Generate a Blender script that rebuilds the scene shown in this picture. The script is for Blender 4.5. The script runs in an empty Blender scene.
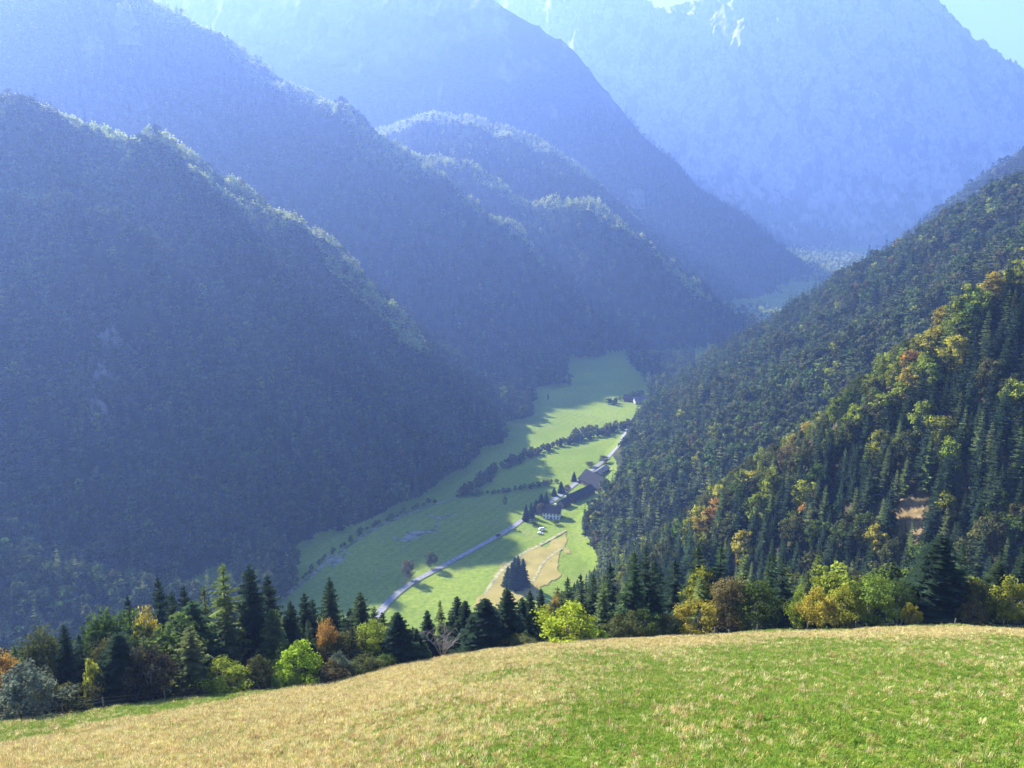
import bpy, math, random
import numpy as np
from mathutils import Vector

R = math.radians
# ------------------------------------------------------------------ camera, sky, sun, exposure
scene = bpy.context.scene
COL = scene.collection
FPX, PITCH = 773.0, R(-11.6)
cam_d = bpy.data.cameras.new("camera")
cam = bpy.data.objects.new("camera", cam_d)
COL.objects.link(cam)
cam_d.sensor_width = 36.0
cam_d.lens = 36.0 * FPX / 1024.0
cam_d.clip_start, cam_d.clip_end = 0.1, 40000
cam.location = (0, 0, 0)
cam.rotation_euler = (R(90) + PITCH, 0, 0)
scene.camera = cam

SUN_AZ, SUN_EL = R(-46), R(31.5)           # azimuth from the view direction (+Y), negative = left
world = bpy.data.worlds.new("World")
scene.world = world
world.use_nodes = True
wn, wl = world.node_tree.nodes, world.node_tree.links
wn.clear()
sky = wn.new("ShaderNodeTexSky")
sky.sky_type = 'NISHITA'
sky.sun_disc = False
sky.sun_elevation = SUN_EL
sky.sun_rotation = SUN_AZ
sky.altitude = 1000
sky.air_density, sky.dust_density, sky.ozone_density = 1.0, 0.3, 1.0
bg = wn.new("ShaderNodeBackground")
bg.inputs[1].default_value = 0.052
wo = wn.new("ShaderNodeOutputWorld")
wl.new(sky.outputs[0], bg.inputs[0])
wl.new(bg.outputs[0], wo.inputs[0])

sun_d = bpy.data.lights.new("sun", 'SUN')
sun_d.energy = 5.0
sun_d.angle = R(0.5)
sun_d.color = (1.0, 0.95, 0.86)
sun = bpy.data.objects.new("sun", sun_d)
COL.objects.link(sun)
S = Vector((math.sin(SUN_AZ) * math.cos(SUN_EL), math.cos(SUN_AZ) * math.cos(SUN_EL), math.sin(SUN_EL)))
sun.rotation_euler = S.to_track_quat('Z', 'Y').to_euler()

HAZE_DENSITY, HAZE_ANISO, HAZE_COLOR = 1.75e-4, 0.41, (0.26, 0.42, 0.92, 1)
vs = scene.view_settings
vs.view_transform, vs.look, vs.gamma = 'Standard', 'None', 1.0
vs.use_curve_mapping = False
vs.exposure = 2.55

cy = scene.cycles
cy.max_bounces, cy.diffuse_bounces, cy.glossy_bounces = 5, 2, 1
cy.transmission_bounces, cy.transparent_max_bounces, cy.volume_bounces = 3, 4, 1
cy.use_denoising = True
try:
    cy.denoiser = 'OPENIMAGEDENOISE'
except Exception:
    pass
cy.use_adaptive_sampling = True
cy.caustics_reflective = cy.caustics_refractive = False

# ------------------------------------------------------------------ noise
def _hash(ix, iy, seed):
    ix, iy = ix & 0xffffff, iy & 0xffffff
    h = (ix.astype(np.uint32) * np.uint32(374761393) + iy.astype(np.uint32) * np.uint32(668265263)
         + np.uint32((seed * 974634777 + 1013904223) & 0xffffffff))
    h = (h ^ (h >> np.uint32(13))) * np.uint32(1274126177)
    h = h ^ (h >> np.uint32(16))
    return h.astype(np.float64) * (2.0 / 4294967295.0) - 1.0

def vnoise(x, y, seed=0):
    xf, yf = np.floor(x), np.floor(y)
    ix, iy = xf.astype(np.int64) & 0xffffff, yf.astype(np.int64) & 0xffffff
    fx, fy = x - xf, y - yf
    fx = fx * fx * fx * (fx * (fx * 6 - 15) + 10)
    fy = fy * fy * fy * (fy * (fy * 6 - 15) + 10)
    a, b = _hash(ix, iy, seed), _hash(ix + 1, iy, seed)
    c, d = _hash(ix, iy + 1, seed), _hash(ix + 1, iy + 1, seed)
    return (a + (b - a) * fx) * (1 - fy) + (c + (d - c) * fx) * fy

def fbm(x, y, octv=4, seed=0, gain=0.5, ridged=False):
    s, a, n = 0.0, 1.0, 0.0
    for i in range(octv):
        v = vnoise(x, y, seed + i * 17)
        if ridged:
            v = 1 - 2 * np.abs(v)
        s = s + a * v
        n += a
        a *= gain
        x, y = x * 2.03 + 11.3, y * 2.03 - 7.7
    return s / n

def sstep(a, b, x):
    t = np.clip((x - a) / (b - a), 0, 1)
    return t * t * (3 - 2 * t)

# ------------------------------------------------------------------ terrain in metres, camera at the origin
CP, SP = math.cos(PITCH), math.sin(PITCH)
def ray(u, v):
    xc, yc = (u - 512) / FPX, (384 - v) / FPX
    return np.array([xc, CP - SP * yc, SP + CP * yc])

def at_depth(u, v, d):
    r = ray(u, v)
    return r * (d / r[1])

RIDGES = {}      # name -> (points, slope)
def ridge(name, pts, slope):
    P, last = [], None
    for p in pts:
        d = p[2] if len(p) > 2 else last
        last = d
        P.append(at_depth(p[0], p[1], d))
    RIDGES[name] = (np.array(P), slope)

ridge('wooded_spur', [(-900, -60, 1150), (-500, -20, 1050), (-250, 45, 1000), (-100, 80), (0, 109), (45, 124), (100, 138), (150, 154),
             (200, 184), (250, 219), (300, 259), (340, 294), (375, 329), (410, 370, 990), (450, 412, 970), (478, 430, 955), (500, 396, 1040), (522, 369, 1220), (548, 346, 1430)], (.85, .57))
ridge('spur_foot', [(-500, 420, 540), (-250, 480, 500), (-60, 540, 475), (80, 585, 455), (170, 606, 448), (240, 604, 462), (272, 582, 492), (268, 556, 525), (240, 536, 560)], (.75, .5))
ridge('wooded_spur_behind', [(-300, -40, 2050), (0, -30, 1950), (120, -12, 1900), (160, 10, 1890), (187, 33, 1880), (215, 39), (235, 56), (250, 76, 1840),
             (262, 85, 1830), (285, 94, 1800), (305, 94, 1780), (335, 112, 1720), (384, 146, 1680), (420, 171, 1650),
             (456, 196, 1630), (499, 228, 1610), (530, 268, 1600)], (1.0, .95))
ridge('wooded_valley_spur', [(250, 120, 2150), (385, 152, 2000), (430, 160, 1950), (470, 167, 1900), (490, 180, 1870), (510, 198, 1850), (533, 210, 1830),
             (552, 200, 1800), (580, 202, 1760), (610, 220, 1720), (650, 253, 1680), (690, 288, 1640), (730, 321, 1620), (750, 340, 1600)], (1.0, .95))
ridge('wooded_knoll', [(330, 150, 2500), (395, 126, 2450), (430, 115, 2420), (470, 118, 2400), (505, 128, 2380), (540, 141, 2360), (575, 165, 2340), (620, 205, 2320)], (1.1, .40))
ridge('valley_side_mountain', [(-500, -20, 4200), (0, -36, 3900), (250, -36, 3600), (400, -30, 3450), (480, -12, 3350), (500, 8), (534, 58, 3300), (558, 90), (590, 102, 3250), (640, 146, 3150),
             (700, 192, 3050), (760, 243, 2950), (795, 268, 2900)], .85)
ridge('rock_face_mountain', [(-300, 90, 6400), (200, 50, 6000), (450, 10, 5600), (560, -18, 5400), (640, -4, 5250), (655, 2), (664, 3), (675, -3), (690, 3), (705, -12), (740, -26, 5200),
             (800, -34), (850, -24), (885, -30), (910, -14), (928, -4), (945, 8), (960, 32), (985, 50), (1010, 60), (1040, 76), (1150, 110), (1400, 150)], 1.32)
RIDGES['wooded_hillside'] = (None, None)          # a plane face rising from its foot line, see hillside_face()
ridge('far_wooded_hillside', [(1400, 0, 1900), (1200, 60, 1900), (1024, 150, 1900), (985, 175), (960, 194), (930, 216), (905, 239), (880, 260), (855, 284)], (1.1, .6))
ridge('near_wooded_spur', [(2600, 150, 260), (1500, 95, 300), (1200, 195, 320), (1024, 296, 330), (1000, 303), (960, 335), (930, 372), (880, 412), (850, 437),
             (800, 478), (760, 502), (700, 548), (640, 590), (570, 628), (535, 650, 345)], (1.02, .6))

CREST = [at_depth(*p) for p in [(-420, 760, 46), (-150, 747, 54), (0, 728, 62), (100, 713, 68), (200, 700, 74), (270, 692, 78), (330, 684, 81), (430, 663, 88), (520, 648, 92),
                                (600, 642, 95), (700, 637, 98), (850, 630, 101), (1024, 629, 103), (1200, 632, 106), (1500, 640, 110)]]
C_AZ = np.array([math.atan2(p[0], p[1]) for p in CREST])
C_D = np.array([math.hypot(p[0], p[1]) for p in CREST])
C_Z = np.array([p[2] for p in CREST])

def floor_z(x, y):
    return np.interp(y, [0, 900, 1600, 2300, 3000, 3600, 4600, 7000], [-250, -249, -236, -214, -168, -138, -50, 150])

def fg(x, y):
    """near hillside: meadow cone to its crest, then the wooded drop. returns height, t = distance / crest distance"""
    az = np.arctan2(x, y)
    d = np.hypot(x, y)
    dc = np.interp(az, C_AZ, C_D)
    zc = np.interp(az, C_AZ, C_Z)
    t = d / dc
    s0 = (zc + 8) / dc
    e = np.maximum(d - dc, 0)
    inside = -8 + (zc + 8) * t - 0.9 * sstep(.75, 1.0, t) * (1 - t) * 8 * 0
    drop = s0 * e - 0.34 * np.where(e < 14, e * e / 28, e - 7)
    z = np.where(t <= 1, inside, zc + drop)
    z = z + 6.3 * np.exp(-(d / 7.0) ** 2)
    z = z + 0.35 * fbm(x / 9, y / 9, 3, 5) * sstep(3, 20, d) + .9 * fbm(x / 30, y / 30, 2, 6) * sstep(10, 40, d) * (1 - .6 * sstep(.8, 1., t))
    return z, t

GULLY = {'wooded_spur': (38, 170), 'spur_foot': (5, 120), 'wooded_spur_behind': (70, 280), 'wooded_valley_spur': (65, 260), 'wooded_knoll': (10, 200), 'valley_side_mountain': (120, 600),
         'rock_face_mountain': (130, 700), 'wooded_hillside': (16, 160), 'far_wooded_hillside': (25, 250), 'near_wooded_spur': (5, 60)}
NAMES = ['meadow', 'hillside', 'valley_floor'] + list(RIDGES)

def ridge_dist(nm, x, y):
    P = RIDGES[nm][0]; dd = np.full(x.shape, 1e9)
    for (ax, ay, _), (bx, by, _) in zip(P, P[1:]):
        ex, ey = bx - ax, by - ay
        t = np.clip(((x - ax) * ex + (y - ay) * ey) / (ex * ex + ey * ey), 0, 1)
        dd = np.minimum(dd, np.hypot(x - ax - t * ex, y - ay - t * ey))
    return dd

def hillside_face(x, y):
    fx, fy = x - 42 - 30 * np.exp(-((y - 710) / 90) ** 2), y - 640
    a = .944 * fx - .328 * fy + 14 * fbm(x / 90, y / 90, 2, 44)
    a = a - .5 * np.maximum(0, 640 - y)
    al = .328 * fx + .944 * fy
    h = -252 + .67 * np.where(a > 0, a, a * 1.5)
    h = h + (9 * fbm(al / 45 + .004 * a, a / 260, 3, 41, .5, True) + 10 * fbm(x / 120, y / 120, 3, 42)) * sstep(0, 120, a)
    b = .313 * (x - 650) + .95 * (y - 1000) + 16 * fbm(a / 60, al / 200, 3, 43)
    h = h - 1.3 * np.maximum(b, 0)
    return h - 1.0 * np.maximum(415 - y, 0) - .5 * np.maximum(x - 900, 0)

SHOULDER = {'wooded_spur': 38, 'wooded_spur_behind': 46, 'wooded_valley_spur': 44}

def height(x, y, want_id=False):
    x = np.asarray(x, float); y = np.asarray(y, float)
    zf = floor_z(x, y) + 0.5 * fbm(x / 60, y / 60, 2, 1)
    best = zf.copy()
    ids = np.full(x.shape, 2, int)
    for k, (nm, (P, sl)) in enumerate(RIDGES.items()):
        if P is None:
            h = hillside_face(x, y)
            m = h > best
            ids = np.where(m, 3 + k, ids)
            w = np.clip(1 - np.abs(h - best) / 8.0, 0, 1)
            best = np.maximum(best, h) + w * w * 2
            continue
        amp, lam = GULLY[nm]
        h = np.full(x.shape, -1e9); dd = np.full(x.shape, 1e9)
        for i in range(len(P) - 1):
            ax, ay, az_ = P[i]; bx, by, bz = P[i + 1]
            ex, ey = bx - ax, by - ay
            t = np.clip(((x - ax) * ex + (y - ay) * ey) / (ex * ex + ey * ey), 0, 1)
            dist = np.hypot(x - ax - t * ex, y - ay - t * ey)
            if isinstance(sl, tuple):
                tow = np.clip(-(y - ay - t * ey) / (dist + 1e-6), 0, 1) ** 2.5
                hh = az_ + t * (bz - az_) - (sl[0] + (sl[1] - sl[0]) * tow) * dist
            else:
                hh = az_ + t * (bz - az_) - sl * dist
            m = hh > h
            h = np.where(m, hh, h); dd = np.where(m, dist, dd)
        near = sstep(0, lam * .6, dd)
        if nm == 'wooded_knoll':
            h = h - 1.2 * np.maximum(dd - 330, 0)
        if nm in SHOULDER:
            h = h + SHOULDER[nm] * (1 - np.exp(-dd / 40)) * (.85 + 1.2 * fbm(x / 70, y / 70, 3, 77)) * np.exp(-dd / 260)
        if nm == 'rock_face_mountain':
            n = fbm(x / lam + 3, y / lam, 7, 30 + k, .55, True) - .15
            h = h + amp * n * near + 70 * (fbm(x / 150, y / 150, 5, 95, .6, True) - .1) + (26 * fbm(x / 50, y / 50, 4, 91, .6, True) + 46 * (fbm(x / 85 + .25 * y / 85, y / 520, 5, 93, .55, True) - .1)) * (.55 + .45 * near)
        elif nm == 'valley_side_mountain':
            n = fbm(x / lam, y / lam, 6, 30 + k, .5, True)
            h = h + amp * (n - .3) * near + 10 * fbm(x / 60, y / 60, 3, 92) * (.3 + .7 * near)
        else:
            n = fbm(x / lam, y / lam, 4, 30 + k, .5, True)
            h = h + amp * (n - .2) * near + .12 * amp * fbm(x / 25, y / 25, 2, 8)
        m = h > best
        ids = np.where(m, 3 + k, ids)
        kk = 12.0
        w = np.clip(1 - np.abs(h - best) / kk, 0, 1)
        best = np.maximum(best, h) + w * w * kk * .25
    z, t = fg(x, y)
    m = z > best
    ids = np.where(m, np.where(t <= 1.03, 0, 1), ids)
    w = np.clip(1 - np.abs(z - best) / 6, 0, 1) * (t > 1.3)
    best = np.maximum(best, z) + w * w * 1.5
    return (best, ids) if want_id else best

AZ = np.radians(np.concatenate([np.arange(-180, -110, 10), np.arange(-110, -39, 1.0), np.arange(-39, 39, .085), np.arange(39, 110, 1.0), np.arange(110, 180.1, 10)]))
RR = np.concatenate([np.linspace(1.0, 18, 14)[:-1], np.linspace(18, 125, 170)[:-1], np.geomspace(125, 450, 110)[:-1], np.geomspace(450, 1500, 330)[:-1],
                     np.geomspace(1500, 3300, 150)[:-1], np.linspace(3300, 6750, 300)[:-1], np.geomspace(6750, 9000, 8)])
AA, DD = np.meshgrid(AZ, RR, indexing='ij')
GX, GY = np.sin(AA) * DD, np.cos(AA) * DD
GZ, GID = height(GX, GY, True)
HOR = np.maximum.accumulate(GZ / DD, axis=1)       # running skyline per direction, to know what the view reaches

def grid_ij(x, y):
    i = np.clip(np.searchsorted(AZ, np.arctan2(x, y)), 0, len(AZ) - 1)
    j = np.clip(np.searchsorted(RR, np.hypot(x, y)), 0, len(RR) - 1)
    return i, j

def hit(u, v):
    """where the view direction through a point of the photograph meets the ground"""
    r = ray(u, v); r = r / math.hypot(r[0], r[1])
    s = np.geomspace(12, 8000, 2600)
    z = height(r[0] * s, r[1] * s)
    b = np.nonzero(z > r[2] * s)[0]
    k = b[0] if len(b) else len(s) - 1
    q = s[k]
    return Vector((r[0] * q, r[1] * q, float(height(np.array([r[0] * q]), np.array([r[1] * q]))[0])))

def ground(x, y):
    return float(height(np.array([x]), np.array([y]))[0])

# ------------------------------------------------------------------ materials
def new_mat(name):
    m = bpy.data.materials.new(name)
    m.use_nodes = True
    n, l = m.node_tree.nodes, m.node_tree.links
    n.clear()
    out = n.new("ShaderNodeOutputMaterial")
    return m, n, l, out

def nn(n, typ, **kw):
    o = n.new(typ)
    for k, v in kw.items():
        setattr(o, k, v)
    return o

def mixc(n, l, fac, a, b, mode='MIX'):
    m = n.new("ShaderNodeMix"); m.data_type = 'RGBA'; m.blend_type = mode
    for s, v in ((0, fac), (6, a), (7, b)):
        if hasattr(v, 'links'):
            l.new(v, m.inputs[s])
        elif s == 0:
            m.inputs[0].default_value = v
        else:
            m.inputs[s].default_value = (*v[:3], 1)
    return m.outputs[2]

def noise_fac(n, l, scale, detail=4, lo=.35, hi=.65, rough=.55, stretch=None):
    tc = n.new("ShaderNodeNewGeometry")
    vec = tc.outputs['Position']
    if stretch:
        mp = n.new("ShaderNodeMapping"); mp.inputs['Scale'].default_value = stretch
        l.new(vec, mp.inputs[0]); vec = mp.outputs[0]
    t = n.new("ShaderNodeTexNoise")
    t.inputs['Scale'].default_value = scale; t.inputs['Detail'].default_value = detail; t.inputs['Roughness'].default_value = rough
    l.new(vec, t.inputs['Vector'])
    mr = n.new("ShaderNodeMapRange")
    mr.inputs[1].default_value, mr.inputs[2].default_value = lo, hi
    l.new(t.outputs[0], mr.inputs[0])
    return mr.outputs[0]

def foliage(name, rgb, trans=.3, var=.5, hue=.04):
    m, n, l, out = new_mat(name)
    at = nn(n, "ShaderNodeAttribute", attribute_name="tint")
    oi = n.new("ShaderNodeObjectInfo")
    v = nn(n, "ShaderNodeMath", operation='MULTIPLY_ADD'); v.inputs[1].default_value = var; v.inputs[2].default_value = 1 - var / 2
    l.new(oi.outputs['Random'], v.inputs[0])
    v2 = nn(n, "ShaderNodeMath", operation='MULTIPLY'); l.new(v.outputs[0], v2.inputs[0]); l.new(at.outputs['Fac'], v2.inputs[1])
    wr = nn(n, "ShaderNodeTexWhiteNoise", noise_dimensions='1D'); l.new(oi.outputs['Random'], wr.inputs['W'])
    h = nn(n, "ShaderNodeMath", operation='MULTIPLY_ADD'); h.inputs[1].default_value = hue; h.inputs[2].default_value = .5 - hue / 2
    l.new(wr.outputs['Value'], h.inputs[0])
    hs = n.new("ShaderNodeHueSaturation"); hs.inputs['Color'].default_value = (*rgb, 1)
    l.new(h.outputs[0], hs.inputs['Hue']); l.new(v2.outputs[0], hs.inputs['Value'])
    d = n.new("ShaderNodeBsdfDiffuse"); t = n.new("ShaderNodeBsdfTranslucent")
    l.new(hs.outputs[0], d.inputs[0]); l.new(hs.outputs[0], t.inputs[0])
    mx = n.new("ShaderNodeMixShader"); mx.inputs[0].default_value = trans
    l.new(d.outputs[0], mx.inputs[1]); l.new(t.outputs[0], mx.inputs[2])
    l.new(mx.outputs[0], out.inputs[0])
    return m

def plain(name, rgb, rough=.8, noise=None, amount=.35, metallic=0.0):
    m, n, l, out = new_mat(name)
    b = n.new("ShaderNodeBsdfPrincipled")
    b.inputs['Roughness'].default_value = rough
    b.inputs['Metallic'].default_value = metallic
    b.inputs['Specular IOR Level'].default_value = .25 if rough < .8 else .05
    f = noise_fac(n, l, noise or 3.0)
    c = mixc(n, l, f, [x * (1 - amount) for x in rgb], [min(1, x * (1 + amount)) for x in rgb])
    l.new(c, b.inputs['Base Color'])
    l.new(b.outputs[0], out.inputs[0])
    return m

def two_tone(name, a, b, scale, detail=6, lo=.35, hi=.65, c=None, cscale=None, clo=.5, chi=.7, stretch=None, bump=0):
    m, n, l, out = new_mat(name)
    col = mixc(n, l, noise_fac(n, l, scale, detail, lo, hi, stretch=stretch), a, b)
    if c:
        col = mixc(n, l, noise_fac(n, l, cscale, 5, clo, chi), col, c)
    d = n.new("ShaderNodeBsdfDiffuse")
    l.new(col, d.inputs[0]); l.new(d.outputs[0], out.inputs[0])
    return m

M = {}
M['bark'] = plain('bark', (.075, .055, .04), .9, 6)
M['grey_bark'] = plain('grey_bark', (.22, .20, .18), .9, 6)
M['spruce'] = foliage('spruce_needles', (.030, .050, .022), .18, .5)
M['spruce_dark'] = foliage('dark_spruce_needles', (.020, .036, .020), .15, .4)
M['pale_spruce'] = foliage('pale_spruce_needles', (.095, .125, .042), .25, .4)
M['larch'] = foliage('larch_needles', (.13, .17, .045), .35, .4)
M['green'] = foliage('green_leaves', (.075, .115, .025), .40, .5)
M['bright_green'] = foliage('bright_green_leaves', (.27, .36, .03), .45, .4)
M['olive'] = foliage('olive_leaves', (.085, .095, .03), .35, .5)
M['yellow'] = foliage('yellow_leaves', (.36, .31, .04), .45, .4)
M['yellow_green'] = foliage('yellow_green_leaves', (.21, .24, .03), .45, .4)
M['orange'] = foliage('orange_leaves', (.36, .22, .045), .40, .4, .025)
M['brown'] = foliage('brown_leaves', (.13, .105, .04), .35, .4, .02)
M['silver'] = foliage('silver_green_leaves', (.12, .15, .10), .35, .3)
M['sun_toned_spruce'] = foliage('sun_toned_spruce_needles', (.13, .155, .045), .3, .6)  # spruce needles lightened in colour to stand for sunlit highlights
M['sun_toned_leaves'] = foliage('sun_toned_beech_leaves', (.36, .40, .11), .5, .4)  # leaf colour lightened to carry sunlight on crests and valley head
M['dark_twig'] = foliage('dark_twig_leaves', (.06, .055, .03), .3, .4, .02)
M['fresh_green'] = foliage('fresh_green_leaves', (.14, .21, .03), .42, .4)
M['hill_forest'] = foliage('hazy_hill_leaves', (.06, .08, .025), .3, .35, .03)

# ------------------------------------------------------------------ object helpers
def tag(o, label=None, cat=None, group=None, kind=None):
    if label: o['label'] = label
    if cat: o['category'] = cat
    if group: o['group'] = group
    if kind: o['kind'] = kind
    return o

def link(o, parent=None):
    COL.objects.link(o)
    if parent is not None:
        o.parent = parent
    return o

def empty(name, loc=(0, 0, 0), rz=0.0):
    o = bpy.data.objects.new(name, None)
    o.empty_display_size = .5
    o.location = loc; o.rotation_euler = (0, 0, rz)
    return link(o)

def poly_mesh(name, verts, faces, mats, midx=None, smooth=False):
    me = bpy.data.meshes.new(name)
    me.from_pydata([tuple(v) for v in verts], [], [tuple(f) for f in faces])
    for m in (mats if isinstance(mats, (list, tuple)) else [mats]):
        me.materials.append(m)
    if midx is not None:
        me.polygons.foreach_set('material_index', midx)
    if smooth:
        me.polygons.foreach_set('use_smooth', [True] * len(me.polygons))
    me.update()
    return me

def np_mesh(name, V, F, mats, tint=None, midx=None, smooth=False):
    """V (n,3), F (m,k) numpy"""
    me = bpy.data.meshes.new(name)
    V = np.asarray(V, np.float32); F = np.asarray(F, np.int32)
    m, k = F.shape
    me.vertices.add(len(V)); me.vertices.foreach_set('co', V.ravel())
    me.loops.add(m * k); me.loops.foreach_set('vertex_index', F.ravel())
    me.polygons.add(m)
    me.polygons.foreach_set('loop_start', np.arange(0, m * k, k, dtype=np.int32))
    for mt in (mats if isinstance(mats, (list, tuple)) else [mats]):
        me.materials.append(mt)
    if midx is not None:
        me.polygons.foreach_set('material_index', np.asarray(midx, np.int32))
    if smooth:
        me.polygons.foreach_set('use_smooth', np.ones(m, bool))
    me.update(calc_edges=True)
    me.validate()
    if tint is not None:
        a = me.attributes.new('tint', 'FLOAT', 'FACE')
        a.data.foreach_set('value', np.asarray(tint, np.float32))
    return me

class Soup:
    """triangle soup with a tint and a material slot per triangle"""
    def __init__(s): s.t, s.c, s.m = [], [], []
    def tri(s, a, b, c, tint=1.0, mi=0):
        s.t.append((a, b, c)); s.c.append(tint); s.m.append(mi)
    def arr(s, T, C, mi=0):
        s.t.extend(np.asarray(T).tolist()); s.c.extend(np.asarray(C).tolist()); s.m.extend([mi] * len(T))
    def tube(s, pts, radii, n=6, tint=1.0, mi=0):
        rings = []
        for i, p in enumerate(pts):
            p = np.array(p, float)
            q = np.array(pts[min(i + 1, len(pts) - 1)], float) - np.array(pts[max(i - 1, 0)], float)
            q /= (np.linalg.norm(q) + 1e-9)
            a = np.cross(q, [0.3, .9, .1]); a /= np.linalg.norm(a) + 1e-9
            b = np.cross(q, a)
            rings.append([p + radii[i] * (math.cos(6.2832 * k / n) * a + math.sin(6.2832 * k / n) * b) for k in range(n)])
        for i in range(len(rings) - 1):
            for k in range(n):
                a, b, c, d = rings[i][k], rings[i][(k + 1) % n], rings[i + 1][(k + 1) % n], rings[i + 1][k]
                s.tri(a, b, c, tint, mi); s.tri(a, c, d, tint, mi)
    def mesh(s, name, mats):
        T = np.array(s.t, np.float32).reshape(-1, 3)
        F = np.arange(len(T), dtype=np.int32).reshape(-1, 3)
        return np_mesh(name, T, F, mats, s.c, s.m)

# ------------------------------------------------------------------ tree shapes, unit height 1 m scaled later (built at real size)
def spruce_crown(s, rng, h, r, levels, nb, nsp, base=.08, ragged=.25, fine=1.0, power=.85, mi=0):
    for i in range(levels):
        f = (i + rng.random() * .6) / levels
        f = base + (1 - base) * f ** .92
        z0 = h * f
        L0 = r * max(0.0, 1 - f) ** power + .02 * h * (1 - f) + .012 * h
        lowdroop = .32 * (1 - f) + .02
        nbi = max(4, int(round(nb * (1 - .45 * f))))
        off = rng.random() * 6.28
        for b in range(nbi):
            a = off + 6.2832 * b / nbi + rng.uniform(-.3, .3)
            L = L0 * rng.uniform(1 - ragged * 1.6, 1 + ragged * .6)
            dx, dy = math.cos(a), math.sin(a)
            rise = .18 if f > .8 else 0
            def pt(t): return np.array([dx * L * t, dy * L * t, z0 + L * (rise * t - lowdroop * t + .35 * lowdroop * t * t * t * 1.4)])
            tb = rng.uniform(.65, 1.3)
            for k in range(nsp):
                t0 = k / nsp; t1 = (k + 1.35) / nsp
                p0, p1 = pt(max(t0, .06)), pt(min(t1, 1.05))
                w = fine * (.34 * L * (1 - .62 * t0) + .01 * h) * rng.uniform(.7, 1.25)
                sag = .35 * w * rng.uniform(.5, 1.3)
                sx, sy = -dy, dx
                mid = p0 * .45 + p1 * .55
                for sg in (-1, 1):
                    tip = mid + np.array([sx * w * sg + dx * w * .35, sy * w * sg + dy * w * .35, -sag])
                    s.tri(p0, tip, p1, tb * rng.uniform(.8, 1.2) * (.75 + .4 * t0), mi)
                if rng.random() < .6:
                    tip = mid + np.array([dx * w * .2 + rng.uniform(-.2, .2) * w, dy * w * .2 + rng.uniform(-.2, .2) * w, -w * .9])
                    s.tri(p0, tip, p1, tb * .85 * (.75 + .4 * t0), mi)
    # leader
    for k in range(3):
        a = k * 2.1
        s.tri((0, 0, h * 1.02), (.012 * h * math.cos(a), .012 * h * math.sin(a), h * .93), (.012 * h * math.cos(a + 1.5), .012 * h * math.sin(a + 1.5), h * .93), 1, mi)

def leaf_crown(s, rng, h, w, nclump, nleaf, leaf, base=.18, mi=0, lump=.25, top_heavy=0.0, trisize=True):
    """crown of many leaf sized faces, in clumps spread through an uneven volume"""
    nr = np.random.RandomState(rng.randrange(1 << 30))
    zc = h * (base + (1 - base) * .5); rz = h * (1 - base) * .5
    ph = [rng.uniform(0, 6.28) for _ in range(6)]
    centers = []
    for c in range(nclump):
        v = nr.normal(size=3); v /= np.linalg.norm(v)
        v[2] = v[2] * .95 + .08
        a = math.atan2(v[1], v[0])
        lob = 1 + lump * (math.sin(2 * a + ph[0] + 2 * v[2]) * .6 + math.sin(3 * a + ph[1] - 3 * v[2]) * .5 + math.sin(5 * v[2] + ph[2]) * .4)
        rad = (rng.uniform(.45, 1.0) ** .6) * lob
        taper = 1 - .25 * max(0, v[2]) + top_heavy * v[2]
        p = np.array([v[0] * w * .43 * rad * taper, v[1] * w * .43 * rad * taper, zc + v[2] * rz * .9 * min(1.08, rad)])
        centers.append(p)
        cr = .13 * (w + h * .4) * .72 * rng.uniform(.6, 1.35)
        n = int(nleaf * rng.uniform(.6, 1.3))
        off = nr.normal(size=(n, 3)); off /= np.linalg.norm(off, axis=1, keepdims=True) + 1e-6
        off *= (nr.random(size=(n, 1)) ** .45) * cr
        off[:, 2] *= .75
        ctr = p + off
        nrm = off / cr + np.array([0, 0, .5]) + nr.normal(size=(n, 3)) * .55
        nrm /= np.linalg.norm(nrm, axis=1, keepdims=True) + 1e-6
        t1 = np.cross(nrm, nr.normal(size=(n, 3))); t1 /= np.linalg.norm(t1, axis=1, keepdims=True) + 1e-6
        t2 = np.cross(nrm, t1)
        sz = (leaf * nr.uniform(.55, 1.35, size=(n, 1)))
        A, B = ctr - t1 * sz * .6, ctr + t1 * sz * .6
        C, D = ctr + t2 * sz * .42, ctr - t2 * sz * .42
        tint = rng.uniform(.65, 1.35) * nr.uniform(.8, 1.25, size=n)
        s.arr(np.stack([A, C, B], 1), tint, mi); s.arr(np.stack([A, B, D], 1), tint, mi)
    return centers

def trunk_soup(rng, h, r, top=.9, bend=.02, n=7, mi=0):
    s = Soup()
    pts, rad = [], []
    for i in range(6):
        f = i / 5
        pts.append((rng.uniform(-1, 1) * bend * h * f, rng.uniform(-1, 1) * bend * h * f, h * top * f - (.04 * h if i == 0 else 0)))
        rad.append(r * (1 - .85 * f) * (1.25 if i == 0 else 1))
    s.tube(pts, rad, n, 1, mi)
    return s, pts

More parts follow.
